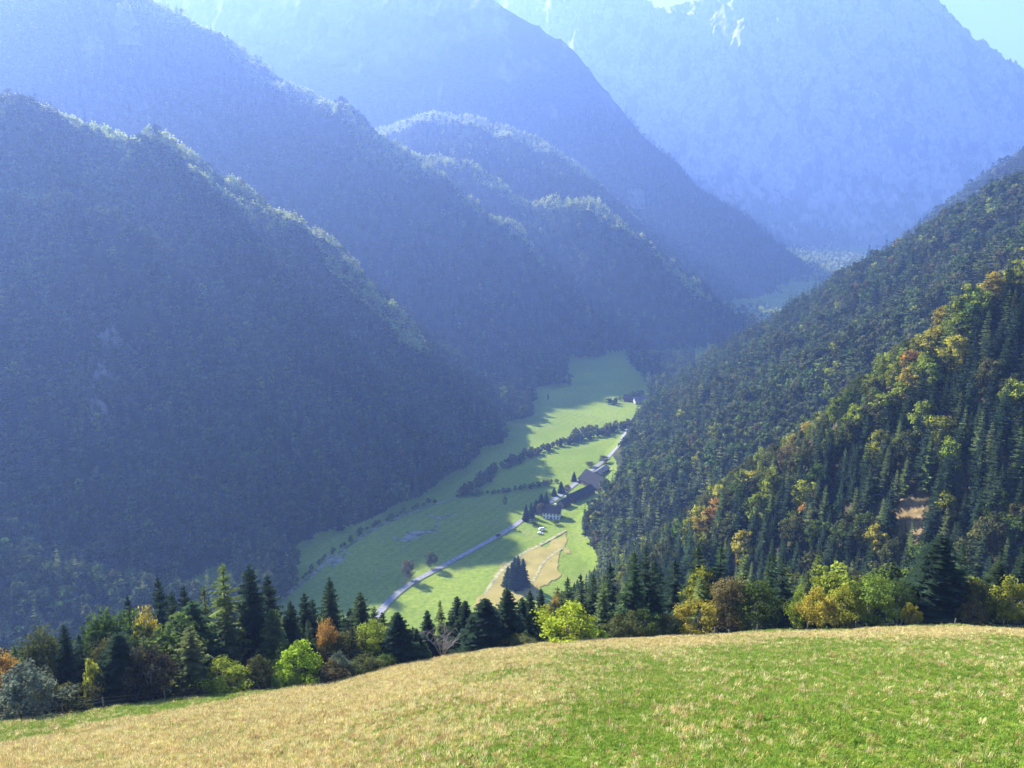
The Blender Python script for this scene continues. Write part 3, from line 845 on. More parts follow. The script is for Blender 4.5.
# ------------------------------------------------------------------ the trees along the meadow edge, one by one: u, top, metres behind the edge, width
SPR, LA, BL, SH, SL = ('spruce', 'spruce_tree', 'spruce'), ('larch', 'larch_tree', 'larch'), ('broadleaf', 'broadleaf_tree', 'tree'), ('shrub', 'shrub', 'shrub'), ('slender', 'broadleaf_tree', 'tree')
G_T, G_B, G_R = 'trees along the lower left meadow edge', 'shrubs along the lower left meadow edge', 'shrubs along the right meadow edge'
EDGE = [
 (SH, 'silver', 22, 667, 3, 64, 'silvery pale green willow shrub at the far lower left corner by a fence post', G_B),
 (SH, 'olive', 62, 683, 3, 50, 'rounded olive green shrub right of the silvery willow shrub', G_B),
 (BL, 'orange', 4, 648, 12, 40, 'orange tinged tree cut by the left picture edge above the willow shrub', G_T),
 (BL, 'olive', 36, 626, 14, 66, 'broad dull green tree with a rounded top behind the silvery willow shrub', G_T),
 (SPR, 'spruce_dark', 63, 624, 12, 26, 'small dark spruce between the two rounded trees at the far left', G_T),
 (BL, 'green', 106, 604, 14, 82, 'largest rounded tree of the left treeline, its top left rim bright green', G_T),
 (SH, 'yellow_green', 90, 660, 6, 20, 'small light green sapling under the largest rounded left tree', G_T),
 (BL, 'olive', 104, 634, 8, 44, 'dull olive thin leaved tree in front of the largest rounded left tree', G_T),
 (SPR, 'spruce_dark', 117, 632, 6, 44, 'squat blackish spruce in front of the largest rounded left tree', G_T),
 (BL, 'yellow', 143, 608, 16, 34, 'yellow crowned tree peeping out left of the first tall spruce', G_T),
 (SH, 'dark_twig', 147, 645, 4, 52, 'dark half bare shrub tree with thin branches left of the olive larch', G_T),
 (SPR, 'spruce_dark', 127, 595, 26, 26, 'distant dark spruce top behind the yellow crowned tree', G_T),
 (SPR, 'spruce_dark', 157, 576, 22, 32, 'pointed dark spruce standing alone above the yellow crowned tree', G_T),
 (SPR, 'spruce', 171, 590, 18, 28, 'mid green spruce directly right of the pointed lone one', G_T),
 (SPR, 'spruce_dark', 183, 586, 22, 28, 'dark spruce tip second right of the pointed lone one', G_T),
 (SPR, 'spruce', 191, 600, 14, 52, 'wide dark spruce left of the tall pale larch', G_T),
 (LA, 'pale_spruce', 203, 585, 20, 34, 'pale green conifer tip just left of the tall pale larch', G_T),
 (LA, 'larch', 222, 563, 16, 44, 'tall pale green larch, highest of the left treeline', G_T),
 (LA, 'pale_spruce', 189, 625, 5, 36, 'small olive larch in front of the wide dark spruce', G_T),
 (SPR, 'spruce_dark', 249, 564, 16, 40, 'tall dark spruce right beside the tall pale larch', G_T),
 (SPR, 'spruce_dark', 267, 575, 18, 36, 'second tall dark spruce right of the tall pale larch', G_T),
 (SH, 'yellow_green', 222, 662, 2.5, 48, 'low yellowish green shrub below the tall pale larch', G_B),
 (SH, 'olive', 257, 656, 3, 32, 'grey green rounded shrub left of the bright green one', G_B),
 (SPR, 'pale_spruce', 271, 608, 12, 32, 'small greyish green spruce in front of the two tall dark spruces', G_T),
 (SPR, 'spruce', 290, 601, 16, 30, 'mid green spruce right of the two tall dark spruces', G_T),
 (SPR, 'spruce_dark', 304, 593, 18, 28, 'dark spruce of a close pair left of the free standing spruce', G_T),
 (SPR, 'spruce_dark', 312, 599, 19, 26, 'right hand and lower one of the close dark spruce pair', G_T),
 (SPR, 'spruce', 329, 577, 20, 32, 'tall free standing spruce rising against the shaded valley meadow', G_T),
 (BL, 'orange', 326, 620, 10, 26, 'small orange topped tree below the free standing spruce', G_T),
 (BL, 'olive', 338, 630, 9, 54, 'wide olive green tree right of the orange topped tree', G_T),
 (BL, 'yellow_green', 372, 622, 9, 42, 'yellow green tree between the olive tree and a black spruce', G_T),
 (SPR, 'spruce', 360, 592, 18, 32, 'dark spruce left of where the valley road vanishes', G_T),
 (SPR, 'spruce_dark', 350, 608, 20, 26, 'smaller spruce tucked left of the one beside the vanishing road', G_T),
 (LA, 'pale_spruce', 374, 606, 15, 28, 'pale green spruce just below the vanishing valley road', G_T),
 (SPR, 'spruce', 382, 612, 17, 22, 'little dark spruce directly under the end of the valley road', G_T),
 (SPR, 'spruce_dark', 397, 612, 6, 30, 'black narrow spruce standing at the edge of the straw meadow', G_T),
 (SH, 'bright_green', 298, 644, 4, 50, 'fresh bright green shrub on the lower left meadow edge', G_B),
 (SH, 'fresh_green', 277, 673, 1.5, 16, 'tiny pale green sapling beside a fence post', G_B),
 (SH, 'green', 280, 646, 7, 28, 'dark green shrub behind and left of the bright green one', G_B),
 (SH, 'silver', 339, 654, 4, 28, 'pale grey green shrub right of the bright green one', G_B),
 (SH, 'brown', 330, 663, 2.5, 34, 'low orange brown shrub right of the bright green one', G_B),
 (SH, 'olive', 362, 658, 3, 38, 'grey green low shrub left of the black narrow spruce', G_B),
 (SH, 'green', 384, 655, 4, 32, 'green shrub hugging the black narrow spruce', G_B),
 (SPR, 'spruce', 416, 628, 8, 20, 'short spruce right of the black narrow spruce', G_T),
 (SPR, 'spruce_dark', 427, 610, 14, 20, 'dark spruce above the grey bare shrub', G_T),
 (LA, 'pale_spruce', 440, 600, 16, 18, 'thin pale young conifer against the sunlit valley meadow', G_T),
 (SPR, 'spruce_dark', 457, 596, 14, 24, 'left of two dark spruces touching, right of the thin pale conifer', G_T),
 (SPR, 'spruce_dark', 465, 600, 12, 24, 'right of two dark spruces touching, right of the thin pale conifer', G_T),
 (SPR, 'spruce_dark', 485, 598, 7, 36, 'broad black spruce at the meadow edge near the picture middle', G_T),
 (SPR, 'spruce', 494, 606, 10, 24, 'lower spruce leaning on the broad black one', G_T),
 (SPR, 'spruce_dark', 507, 588, 9, 30, 'pointed black spruce rising over the brown valley field', G_T),
 (SPR, 'spruce', 522, 597, 14, 22, 'slim spruce right of the pointed black one over the brown field', G_T),
 (SPR, 'spruce', 530, 590, 18, 20, 'second slim spruce right of the pointed black one', G_T),
 (BL, 'orange', 554, 593, 20, 20, 'little orange leaved tree left above the brilliant yellow green shrub', G_T),
 (SPR, 'spruce_dark', 541, 588, 22, 20, 'dark spruce left of the little orange leaved tree', G_T),
 (SH, 'olive', 524, 642, 3, 36, 'low olive undergrowth shrub left of the brilliant yellow green shrub', G_B),
 (SH, 'bright_green', 566, 607, 4, 60, 'brilliant yellow green shrub, brightest plant on the meadow edge', G_R),
 (SH, 'bright_green', 596, 629, 3, 24, 'small green offshoot right of the brilliant yellow green shrub', G_R),
 (SH, 'olive', 609, 625, 4, 30, 'first dull green shrub right of the brilliant yellow green one', G_R),
 (SH, 'olive', 630, 614, 5, 34, 'second dull green shrub right of the brilliant yellow green one', G_R),
 (SH, 'green', 649, 611, 5, 38, 'third dull green shrub right of the brilliant yellow green one', G_R),
 (SH, 'olive', 668, 615, 5, 32, 'fourth dull green shrub, left of the golden one', G_R),
 (SH, 'yellow', 697, 601, 5, 44, 'golden orange shrub in the middle of the right meadow edge', G_R),
 (BL, 'brown', 733, 576, 9, 42, 'ochre leaved tree between the golden shrub and a dark green tree', G_R),
 (BL, 'green', 758, 578, 7, 54, 'rounded dark green tree right of the ochre leaved tree', G_R),
 (SH, 'yellow_green', 802, 588, 8, 24, 'slim yellow green sapling left of the bright yellow shrub', G_R),
 (SH, 'yellow', 821, 590, 4, 36, 'bright yellow shrub on the right meadow edge', G_R),
 (BL, 'yellow_green', 848, 582, 6, 40, 'yellow green tree with orange tips right of the bright yellow shrub', G_R),
 (BL, 'fresh_green', 874, 577, 6, 50, 'fresh green tree on the right meadow edge', G_R),
 (BL, 'green', 902, 580, 7, 30, 'small green tree right of the fresh green one', G_R),
 (SH, 'yellow', 913, 604, 3, 18, 'tiny yellow shrub at the foot of the big dark spruce', G_R),
 (SPR, 'spruce_dark', 942, 534, 8, 50, 'big dark spruce rooted at the right meadow edge', G_R),
 (SPR, 'spruce_dark', 925, 556, 12, 34, 'dark spruce just left of the big one at the right meadow edge', G_R),
 (BL, 'olive', 976, 575, 7, 40, 'olive brown tree right of the big dark spruce', G_R),
 (SH, 'brown', 974, 602, 3, 32, 'low pinkish brown shrub below the olive brown tree', G_R),
 (SH, 'yellow_green', 1020, 580, 4, 46, 'yellow green shrub cut by the right picture edge', G_R),
 (SPR, 'spruce', 1000, 560, 14, 38, 'dark spruce standing between the olive brown tree and right picture edge', G_R),
]
for (kd, nm, ct), col, u, vt, back, wpx, lab, grp in [(a, *b) for a, *b in EDGE]:
    place(kd, col, u, vt, crest_d(u) + back, wpx, nm, lab, ct, grp)

def bare_shrub(u, vtop, d, wpx):
    p = at_depth(u, vtop, d); zb = ground(p[0], p[1]); h = p[2] - zb; w = wpx * d / 745
    e = empty('bare_shrub', (p[0], p[1], zb)); tag(e, 'leafless grey twiggy shrub on the straw meadow edge left of the middle', 'shrub')
    for q in range(9):
        s = Soup(); a = rng.uniform(0, 6.28); lean = rng.uniform(.1, .5) * w
        top = np.array([lean * math.cos(a), lean * math.sin(a), h * rng.uniform(.7, 1.05)])
        pts = [np.array([0, 0, -.1]), top * .35 + [0, 0, .12 * h], top * .7 + [0, 0, .06 * h], top]
        s.tube(pts, [.07, .055, .04, .015], 5)
        for k in range(16):
            f = rng.uniform(.3, .95); b = top * f + np.array([0, 0, .08 * h])
            t = b + np.array([rng.uniform(-.2, .2) * w, rng.uniform(-.2, .2) * w, rng.uniform(.05, .25) * h])
            s.tube([b, (b + t) / 2 + [0, 0, .05 * h], t], [.025, .02, .008], 4)
        link(bpy.data.objects.new('stem', s.mesh('stem', M['pale_bark'])), e)
M['pale_bark'] = plain('pale_bark', (.20, .18, .16), .9, 6)
bare_shrub(442, 634, crest_d(442) + 4, 52)

# ------------------------------------------------------------------ the near forest on the right spur
SKY_U = [520, 540, 570, 640, 700, 760, 800, 850, 880, 930, 960, 1000, 1024, 1100]
SKY_V = [640, 602, 580, 540, 500, 452, 430, 385, 360, 320, 280, 246, 240, 200]
LOW_U = [-40, 40, 100, 150, 240, 330, 400, 480, 520, 545]
LOW_V = [655, 645, 634, 616, 598, 616, 626, 622, 612, 602]
def project(x, y, z):
    f = y * CP + z * SP
    return 512 + FPX * x / f, 384 - FPX * (z * CP - y * SP) / f
def near_forest():
    pts = []
    xs, ys = np.meshgrid(np.arange(-110, 330, 5.6), np.arange(70, 440, 5.6))
    x = (xs + NR.uniform(-2.6, 2.6, xs.shape)).ravel(); y = (ys + NR.uniform(-2.6, 2.6, ys.shape)).ravel()
    z, ids = height(x, y, True)
    az = np.arctan2(x, y); t = np.hypot(x, y) / np.interp(az, C_AZ, C_D)
    m = np.isin(ids, [NAMES.index('hillside'), NAMES.index('near_wooded_spur')]) & (t > 1.10)
    x, y, z = x[m], y[m], z[m]
    i, j = grid_ij(x, y); d = np.hypot(x, y)
    m = (z + 20) / d > HOR[i, np.maximum(j - 1, 0)] - .03
    x, y, z = x[m], y[m], z[m]
    species = fbm(x / 38, y / 38, 3, 55)
    for a, b, c, sp in zip(x, y, z, species):
        u, vb = project(a, b, c)
        if u < -60 or u > 1090: continue
        if math.hypot((u - 905) / 15, (vb - 520) / 10) < 1 : continue
        lim = np.interp(u, SKY_U, SKY_V) if u > 545 else np.interp(u, LOW_U, LOW_V)
        lim += rng.uniform(-7, 12)
        h = rng.uniform(15, 27) if u > 545 else rng.uniform(14, 26)
        ztop = at_depth(u, lim, b)[2]
        if u > 545 and b < 150:
            ztop = min(ztop, at_depth(u, 560 + rng.uniform(-18, 20), b)[2])
        if 888 < u < 924 and b < 268: ztop = min(ztop, at_depth(u, 518 + rng.uniform(0, 22), b)[2])
        h = min(h, ztop - c)
        if h < 7: continue
        vt = project(a, b, c + h)[1]
        r = rng.random()
        edge = vt - np.interp(u, SKY_U, SKY_V)
        if u > 545 and edge < 34 and u > 690: leafy = .46
        elif 790 < u < 915 and 505 < vt < 610: leafy = .55
        else: leafy = .07 + (.38 if sp > .25 else 0)
        if u < 545: leafy = .06
        if 560 < u < 800 and edge > 50: leafy *= .35
        if 530 < u < 700 and b < 190: leafy = 0
        if r < leafy:
            q = rng.random()
            gold = .45 if (u > 900 and edge < 70) else .09
            col = ('orange' if q < .35 * gold else 'yellow' if q < .75 * gold else 'brown' if q < gold else 'yellow_green' if q < gold + .28 else 'green' if q < gold + .55 else 'olive')
            pts.append(('hill_broadleaf', col, a, b, c, min(h, 19), rng.uniform(.50, .72) * min(h, 19), d_(a, b)))
        else:
            q = rng.random()
            col = 'spruce' if q < .45 else 'spruce_dark' if q < .80 else 'pale_spruce' if q < .93 else 'larch'
            if u < 640 and q > .55: col = 'pale_spruce'
            pts.append(('hill_spruce', col, a, b, c, h, h * rng.uniform(.25, .34), d_(a, b)))
    return pts
def d_(a, b): return math.hypot(a, b)
NF = sorted(near_forest(), key=lambda p: p[7])
LABELS = {'spruce': 'mid green spruce crowded in the near forest on the right', 'spruce_dark': 'blackish green spruce crowded in the near forest on the right',
          'pale_spruce': 'pale grey green conifer in the near forest on the right', 'larch': 'light yellowish green larch in the near forest on the right',
          'orange': 'orange autumn tree in the near forest on the right', 'yellow': 'golden yellow autumn tree in the near forest on the right',
          'brown': 'brown leaved autumn tree in the near forest on the right', 'yellow_green': 'yellow green leafy tree in the near forest on the right',
          'green': 'dark green leafy tree in the near forest on the right', 'olive': 'dull olive leafy tree in the near forest on the right'}
GROUPS = {'spruce': 'mid green spruces of the near forest', 'spruce_dark': 'blackish spruces of the near forest', 'pale_spruce': 'pale conifers of the near forest', 'larch': 'light larches of the near forest',
          'orange': 'orange trees of the near forest', 'yellow': 'golden trees of the near forest', 'brown': 'brown trees of the near forest', 'yellow_green': 'yellow green trees of the near forest',
          'green': 'dark green leafy trees of the near forest', 'olive': 'olive leafy trees of the near forest'}
def left_label(col, u):
    return LABELS[col].replace('in the near forest on the right', 'filling in behind the left treeline').replace('crowded ', ''), 'filler trees behind the left treeline, ' + col.replace('_', ' ')
cnt = {'hill_spruce': 0, 'hill_broadleaf': 0}
rest = []
for p in NF:
    kd, col, a, b, c, h, w, d = p
    cnt[kd] += 1
    if cnt[kd] > (225 if kd == 'hill_spruce' else 190):
        rest.append(p); continue
    u = project(a, b, c)[0]
    lab, grp = (LABELS[col], GROUPS[col]) if u > 545 else left_label(col, u)
    nm = ('larch_tree' if col == 'larch' else 'spruce_tree') if kd == 'hill_spruce' else 'broadleaf_tree'
    put_tree(kd, col, (a, b, c - .3), h, w, nm, lab, {'larch_tree': 'larch', 'spruce_tree': 'spruce', 'broadleaf_tree': 'tree'}[nm], grp)
print('NEAR FOREST', cnt, len(rest))
if rest:
    cols = sorted({(p[0], p[1]) for p in rest})
    srcs, hw = [], []
    for kd, col in cols:
        tm, cm, h0, w0 = KIND[kd][rng.randrange(len(KIND[kd]))]
        me = cm.copy(); me.materials[0] = M[col]
        srcs.append(source('forest_tree', me)); hw.append((h0, w0))
    pk = [cols.index((p[0], p[1])) for p in rest]
    scatter('forest', [(p[2], p[3], p[4] - .3) for p in rest], [(0, 0, rng.uniform(0, 6.28)) for p in rest],
            [(p[6] / hw[k][1], p[6] / hw[k][1], p[5] / hw[k][0]) for p, k in zip(rest, pk)], pk, srcs,
            'upper part of the near forest on the right, massed spruces and autumn trees', 'forest')

# ------------------------------------------------------------------ meadow grass
def straw_mat(name, a, b, trans=.35):
    m = foliage(name, a, trans, .5, .05)
    return m
M['straw'] = straw_mat('straw_stalks', (.50, .41, .15), None)
M['straw_pale'] = straw_mat('pale_straw_stalks', (.60, .52, .25), None)
M['straw_red'] = straw_mat('reddish_seed_stalks', (.38, .26, .11), None)
M['blade'] = straw_mat('grass_blades', (.21, .30, .04), None, .4)
M['blade_dark'] = straw_mat('dark_grass_blades', (.14, .215, .03), None, .4)
def clump(nm, mat, n, hh, spread, w, lean):
    s = Soup()
    for k in range(n):
        a, r = rng.uniform(0, 6.28), spread * math.sqrt(rng.random())
        x, y = r * math.cos(a), r * math.sin(a)
        h = hh * rng.uniform(.5, 1.2); b = rng.uniform(0, 6.28); ln = lean * h * rng.uniform(.2, 1.2)
        dx, dy = math.cos(b), math.sin(b); fx, fy = -dy * w, dx * w
        p1 = (x + dx * ln * .35, y + dy * ln * .35, h * .6); p2 = (x + dx * ln, y + dy * ln, h * (1 - .25 * lean))
        tn = rng.uniform(.7, 1.3)
        s.tri((x - fx, y - fy, -.02), (x + fx, y + fy, -.02), (p1[0] + fx * .8, p1[1] + fy * .8, p1[2]), tn)
        s.tri((x - fx, y - fy, -.02), (p1[0] + fx * .8, p1[1] + fy * .8, p1[2]), (p1[0] - fx * .8, p1[1] - fy * .8, p1[2]), tn)
        s.tri((p1[0] - fx * .8, p1[1] - fy * .8, p1[2]), (p1[0] + fx * .8, p1[1] + fy * .8, p1[2]), p2, tn)
    return source(nm, s.mesh(nm, M[mat]))
DRY = [clump('stalks', 'straw', 34, .34, .24, .011, .5), clump('stalks', 'straw_pale', 30, .38, .22, .010, .45), clump('stalks', 'straw_red', 22, .42, .2, .010, .35), clump('stalks', 'blade', 26, .26, .2, .013, .6)]
GRN = [clump('blades', 'blade', 40, .17, .22, .014, .8), clump('blades', 'blade_dark', 40, .20, .22, .014, .7), clump('blades', 'blade', 34, .26, .18, .014, .6), clump('blades', 'straw', 26, .20, .2, .011, .7)]
def meadow_points(n):
    az = NR.uniform(-.70, .70, n); rr = np.sqrt(NR.uniform(.05, 1.07, n))
    dc = np.interp(az, C_AZ, C_D); d = rr * dc
    x, y = np.sin(az) * d, np.cos(az) * d
    m = (d > 20)
    return x[m], y[m]
x, y = meadow_points(190000)
dry, t = dryness(x, y)
big = fbm(x / 2.2, y / 2.2, 3, 81)
isdry = NR.uniform(0, 1, len(x)) < np.clip(.07 + dry * .84 + .34 * fbm(x / 5, y / 5, 3, 83) * (.35 + dry), .02, .96)
z = height(x, y)
P = np.stack([x, y, z], 1)
def lay(name, sel, srcs, prob, size, label, cat):
    Q = P[sel]; n = len(Q)
    pk = NR.choice(len(srcs), n, p=prob)
    s = NR.uniform(size[0], size[1], n) * (1 + .45 * big[sel])
    rot = np.zeros((n, 3)); rot[:, 2] = NR.uniform(0, 6.28, n); rot[:, 0] = NR.normal(0, .12, n); rot[:, 1] = NR.normal(0, .12, n)
    scatter(name, Q, rot, np.stack([s, s, s], 1), pk, srcs, label, cat)
lay('dry_grass', isdry, DRY, [.44, .30, .14, .12], (.6, 1.15), 'straw coloured dry grass standing on the upper and left part of the meadow', 'grass')
lay('green_grass', ~isdry, GRN, [.42, .26, .20, .12], (.6, 1.25), 'short green grass on the lower right meadow and along its fence', 'grass')

# ------------------------------------------------------------------ fence along the meadow edge
M['post_wood'] = plain('weathered_post', (.20, .17, .14), .9, 8)
M['wire'] = plain('wire', (.20, .20, .20), .5, 8, metallic=.6)
def fence(name, posts, label):
    e = None; tops = []
    for (u, v, back) in posts:
        d = crest_d(u) + back
        p = at_depth(u, v, d); g = ground(p[0], p[1])
        if e is None:
            e = empty(name, (p[0], p[1], g)); tag(e, label, 'fence'); o0 = Vector((p[0], p[1], g))
        s = Soup(); h = rng.uniform(1.25, 1.45); lx, ly = rng.uniform(-.06, .06), rng.uniform(-.06, .06)
        b = np.array([p[0] - o0.x, p[1] - o0.y, g - o0.z])
        s.tube([b - [0, 0, .3], b + [lx, ly, h - .06], b + [lx, ly, h]], [.085, .08, .05], 8)
        top = b + [lx, ly, h]
        s.tri(top + [-.05, 0, 0], top + [.05, 0, 0], top + [0, .05, .01])
        link(bpy.data.objects.new('post', s.mesh('post', M['post_wood'])), e)
        tops.append((b, h))
    for k in (.35, .65, .92):
        s = Soup()
        for (a, ha), (b, hb) in zip(tops, tops[1:]):
            pa, pb = a + [0, 0, ha * k], b + [0, 0, hb * k]
            s.tube([pa, (pa + pb) / 2 - [0, 0, .06], pb], [.006] * 3, 4)
        link(bpy.data.objects.new('wire', s.mesh('wire', M['wire'])), e)
fence('wire_fence', [(-60, 715, .8), (18, 712, .8), (62, 708, .9), (103, 704, .9), (165, 697, 1), (222, 690, 1), (277, 683, 1), (318, 676, 1.4)], 'wire fence on grey wooden posts below the trees at the lower left')
fence('wire_fence', [(690, 633, .6), (715, 633, .6), (757, 628, .6), (808, 622, .8), (856, 620, .8), (902, 618, .8), (955, 621, .8), (1004, 622, .8), (1050, 622, .8)], 'wire fence on wooden posts in front of the autumn shrubs at right')

M['dry_slope'] = two_tone('dry_slope_grass', (.09, .07, .035), (.25, .18, .085), .5, 6, .3, .7)
def clearing():
    p = hit(905, 520); n = 26
    g = np.linspace(-1, 1, n); xs, ys = np.meshgrid(p.x + g * 11, p.y + g * 17, indexing='ij')
    k = np.hypot((xs - p.x) / 5.5, (ys - p.y) / 10) + .35 * fbm(xs / 5, ys / 5, 3, 19)
    ix = np.arange(n * n).reshape(n, n)
    F = np.stack([ix[:-1, :-1], ix[1:, :-1], ix[1:, 1:], ix[:-1, 1:]], -1)[k[:-1, :-1] < 1]
    V = np.stack([xs, ys, height(xs, ys) + .25 + .2 * fbm(xs / 2, ys / 2, 2, 20)], -1).reshape(-1, 3)
    u_, inv = np.unique(F, return_inverse=True)
    o = link(bpy.data.objects.new('clearing', np_mesh('clearing', V[u_], inv.reshape(F.shape), M['dry_slope'], smooth=True)))
    tag(o, 'small brown grassy clearing in the near forest on the right', 'clearing', None, 'structure')
clearing()

# ------------------------------------------------------------------ valley floor: road, stream, fields
M['asphalt'] = plain('asphalt', (.20, .20, .21), .85, .5, .2)
M['gravel'] = two_tone('gravel', (.08, .11, .03), (.21, .20, .17), .16, 6, .40, .56)
M['track'] = plain('dirt_track', (.26, .24, .12), .95, .3)
M['verge'] = two_tone('verge', (.09, .12, .03), (.2, .18, .11), .3)
M['hay'] = two_tone('brown_hayfield', (.22, .18, .055), (.31, .255, .08), .06, 6, .3, .7, (.14, .12, .04), .25, .6, .75)
M['white_wall'] = plain('white_render', (.78, .77, .74), .85, 2, .08)
M['grey_wall'] = plain('grey_render', (.34, .34, .33), .85, 2, .1)
M['wood'] = plain('weathered_boards', (.16, .11, .07), .85, 3)
M['roof'] = plain('grey_brown_shingles', (.028, .027, .03), .95, 1.5)
M['roof_light'] = plain('grey_roof_sheet', (.09, .09, .095), .7, 1.5)
M['glass'] = plain('dark_glass', (.03, .035, .04), .15, 2, .1)
M['car_dark'] = plain('dark_paint', (.03, .03, .035), .3, 2, .1)
M['car_white'] = plain('white_paint', (.75, .75, .75), .35, 2, .16)
M['rubber'] = plain('rubber', (.02, .02, .02), .9, 5)
M['cow'] = plain('brown_hide', (.09, .05, .03), .9, 2, .5)

def ribbon(name, P, width, lift, mat, label, cat=None):
    T = np.gradient(P, axis=0); T /= np.linalg.norm(T, axis=1, keepdims=True)
    N = np.stack([-T[:, 1], T[:, 0]], 1)
    w = width * .5 * (1 + .12 * fbm(P[:, 0] / 12, P[:, 1] / 12, 2, 5))[:, None]
    rows = [P + N * w * k for k in (-1, 0, 1)]
    V = np.concatenate([np.column_stack([r, height(r[:, 0], r[:, 1]) + lift]) for r in rows])
    n = len(P); F = []
    for k in range(2):
        for i in range(n - 1):
            F.append((k * n + i, k * n + i + 1, (k + 1) * n + i + 1, (k + 1) * n + i))
    F = [f[::-1] for f in F]
    o = link(bpy.data.objects.new(name, np_mesh(name, V, np.array(F), mat, smooth=True)))
    tag(o, label, cat or name.replace('_', ' '), None, 'structure'); return o

def patch(name, px, lift, mat, label, wob=.14, cat=None):
    """an uneven patch of ground cover laid on the floor, as a fine grid inside its outline"""
    P = np.array([at_floor(*p) for p in px])
    x0, y0 = P.min(0) - 2; x1, y1 = P.max(0) + 2
    st = max(.7, (x1 - x0) / 140)
    xs, ys = np.meshgrid(np.arange(x0, x1, st), np.arange(y0, y1, st * 2), indexing='ij')
    qx = xs + 5 * wob * 10 * fbm(xs / 9, ys / 18, 3, 14); qy = ys + 10 * wob * 10 * fbm(xs / 9, ys / 18, 3, 15)
    ins = np.zeros(xs.shape, bool)
    for (ax, ay), (bx, by) in zip(P, np.roll(P, -1, 0)):
        c = ((ay > qy) != (by > qy)) & (qx < (bx - ax) * (qy - ay) / (by - ay + 1e-9) + ax)
        ins ^= c
    z = height(xs, ys) + lift
    ix = np.arange(xs.size).reshape(xs.shape)
    Fq = np.stack([ix[:-1, :-1], ix[1:, :-1], ix[1:, 1:], ix[:-1, 1:]], -1)[ins[:-1, :-1]]
    if not len(Fq): return
    V = np.stack([xs, ys, z], -1).reshape(-1, 3)
    u_, inv = np.unique(Fq, return_inverse=True)
    o = link(bpy.data.objects.new(name, np_mesh(name, V[u_], inv.reshape(Fq.shape), mat, smooth=True)))
    tag(o, label, cat or name.replace('_', ' '), None, 'structure'); return o

ribbon('road', ROAD, 4.6, .45, M['asphalt'], 'narrow grey valley road curving past the farm')
ribbon('road_verge', ROAD, 6.0, .40, M['verge'], 'grassy gravel verge along both sides of the valley road')
STREAM = densify([(268, 618), (284, 602), (300, 588), (322, 566), (345, 549), (362, 537), (385, 523), (415, 511), (437, 504), (456, 498), (472, 496)])
ribbon('stream_bed', STREAM, 2.8, .35, M['gravel'], 'pale gravel stream bed along the dark hedge in the valley')
ribbon('dirt_track', densify([(566, 531), (545, 543), (520, 555), (500, 572), (482, 598)]), 2.8, .5, M['track'], 'pale track along the edge of the brown hayfield')
ribbon('dirt_track', densify([(563, 548), (551, 556), (541, 565), (536, 578), (528, 588)]), 2.2, .52, M['track'], 'pale track curving through the brown hayfield')
ribbon('dirt_track', densify([(392, 473), (404, 469), (416, 464), (427, 458), (432, 449)]), 2.4, .5, M['track'], 'short pale track at the foot of the nearest left slope')
patch('hayfield', [(565, 531), (545, 543), (520, 555), (500, 571), (476, 608), (505, 612), (530, 598), (548, 585), (560, 562), (567, 545)], .38, M['hay'], 'brown dry hayfield on the gentle slope below the farm', .13)
patch('gravel_bar', [(389, 539), (404, 532), (424, 527), (437, 524), (437, 529), (420, 536), (402, 541)], .30, M['gravel'], 'larger pale bare gravel patch in the shaded valley meadow', .16)
patch('gravel_bar', [(428, 519), (440, 515), (454, 513), (450, 517), (437, 521)], .30, M['gravel'], 'smaller pale bare gravel patch in the shaded valley meadow', .16)
patch('gravel_bar', [(324, 563), (334, 555), (351, 550), (347, 558), (333, 566)], .30, M['gravel'], 'pale gravel patch beside the stream bed', .16)

# ------------------------------------------------------------------ hedges and single trees in the valley
rng = random.Random(33)
def valley_shape(h, w, nc, nl, leaf, base=.05):
    s = Soup(); c = leaf_crown(s, rng, h, w, nc, nl, leaf, base=base)
    s.tube([(0, 0, -.3), (0, 0, h * .5)], [.14, .07], 5, .4)
    return s.mesh('small_tree', M['olive'])
VS = [valley_shape(6, 6, 26, 22, .8) for _ in range(3)]
def small_tree(x, y, h, w, col, label, group, name='bush', cat='bush'):
    o = link(bpy.data.objects.new(name, rng.choice(VS)))
    o.location = (x, y, ground(x, y) - .1); o.rotation_euler = (0, 0, rng.uniform(0, 6.28)); o.scale = (w / 6, w / 6, h / 6)
    o.material_slots[0].link = 'OBJECT'; o.material_slots[0].material = M[col]
    tag(o, label, cat, group); return o
def hedge(px, step, spread, hh, cols, label, group):
    for p in densify(px, step):
        for _ in range(2 if spread > 5 else 1):
            h = rng.uniform(*hh)
            small_tree(p[0] + rng.uniform(-spread, spread), p[1] + rng.uniform(-spread, spread), h, h * rng.uniform(.8, 1.25), rng.choice(cols), label, group)
hedge([(272, 612), (292, 592), (318, 566), (342, 547), (360, 535), (383, 521), (413, 509), (435, 502)], 6.5, 2.2, (2.5, 5.5), ['olive', 'olive', 'green'], 'low dark bush in the row beside the gravel stream bed', 'bushes beside the stream bed')
hedge([(458, 497), (480, 495), (510, 492), (535, 487), (556, 482)], 4.0, 1.5, (3, 5.5), ['olive', 'olive', 'green'], 'bush in the straight hedge crossing the sunlit valley meadow', 'bushes of the cross hedge')
hedge([(466, 496), (480, 484), (498, 471), (520, 460), (545, 450), (570, 443), (600, 436), (630, 427), (648, 417)], 5.5, 6, (5, 10), ['olive', 'green', 'olive', 'olive', 'brown'], 'tree in the broad wooded belt curving along the far valley stream', 'trees of the curved wooded belt')
hedge([(572, 436), (588, 432), (604, 430), (618, 427)], 6.5, 7, (5, 9), ['olive', 'yellow_green', 'brown'], 'pale olive tree in the sunlit copse beside the curved wooded belt', 'trees of the pale copse')
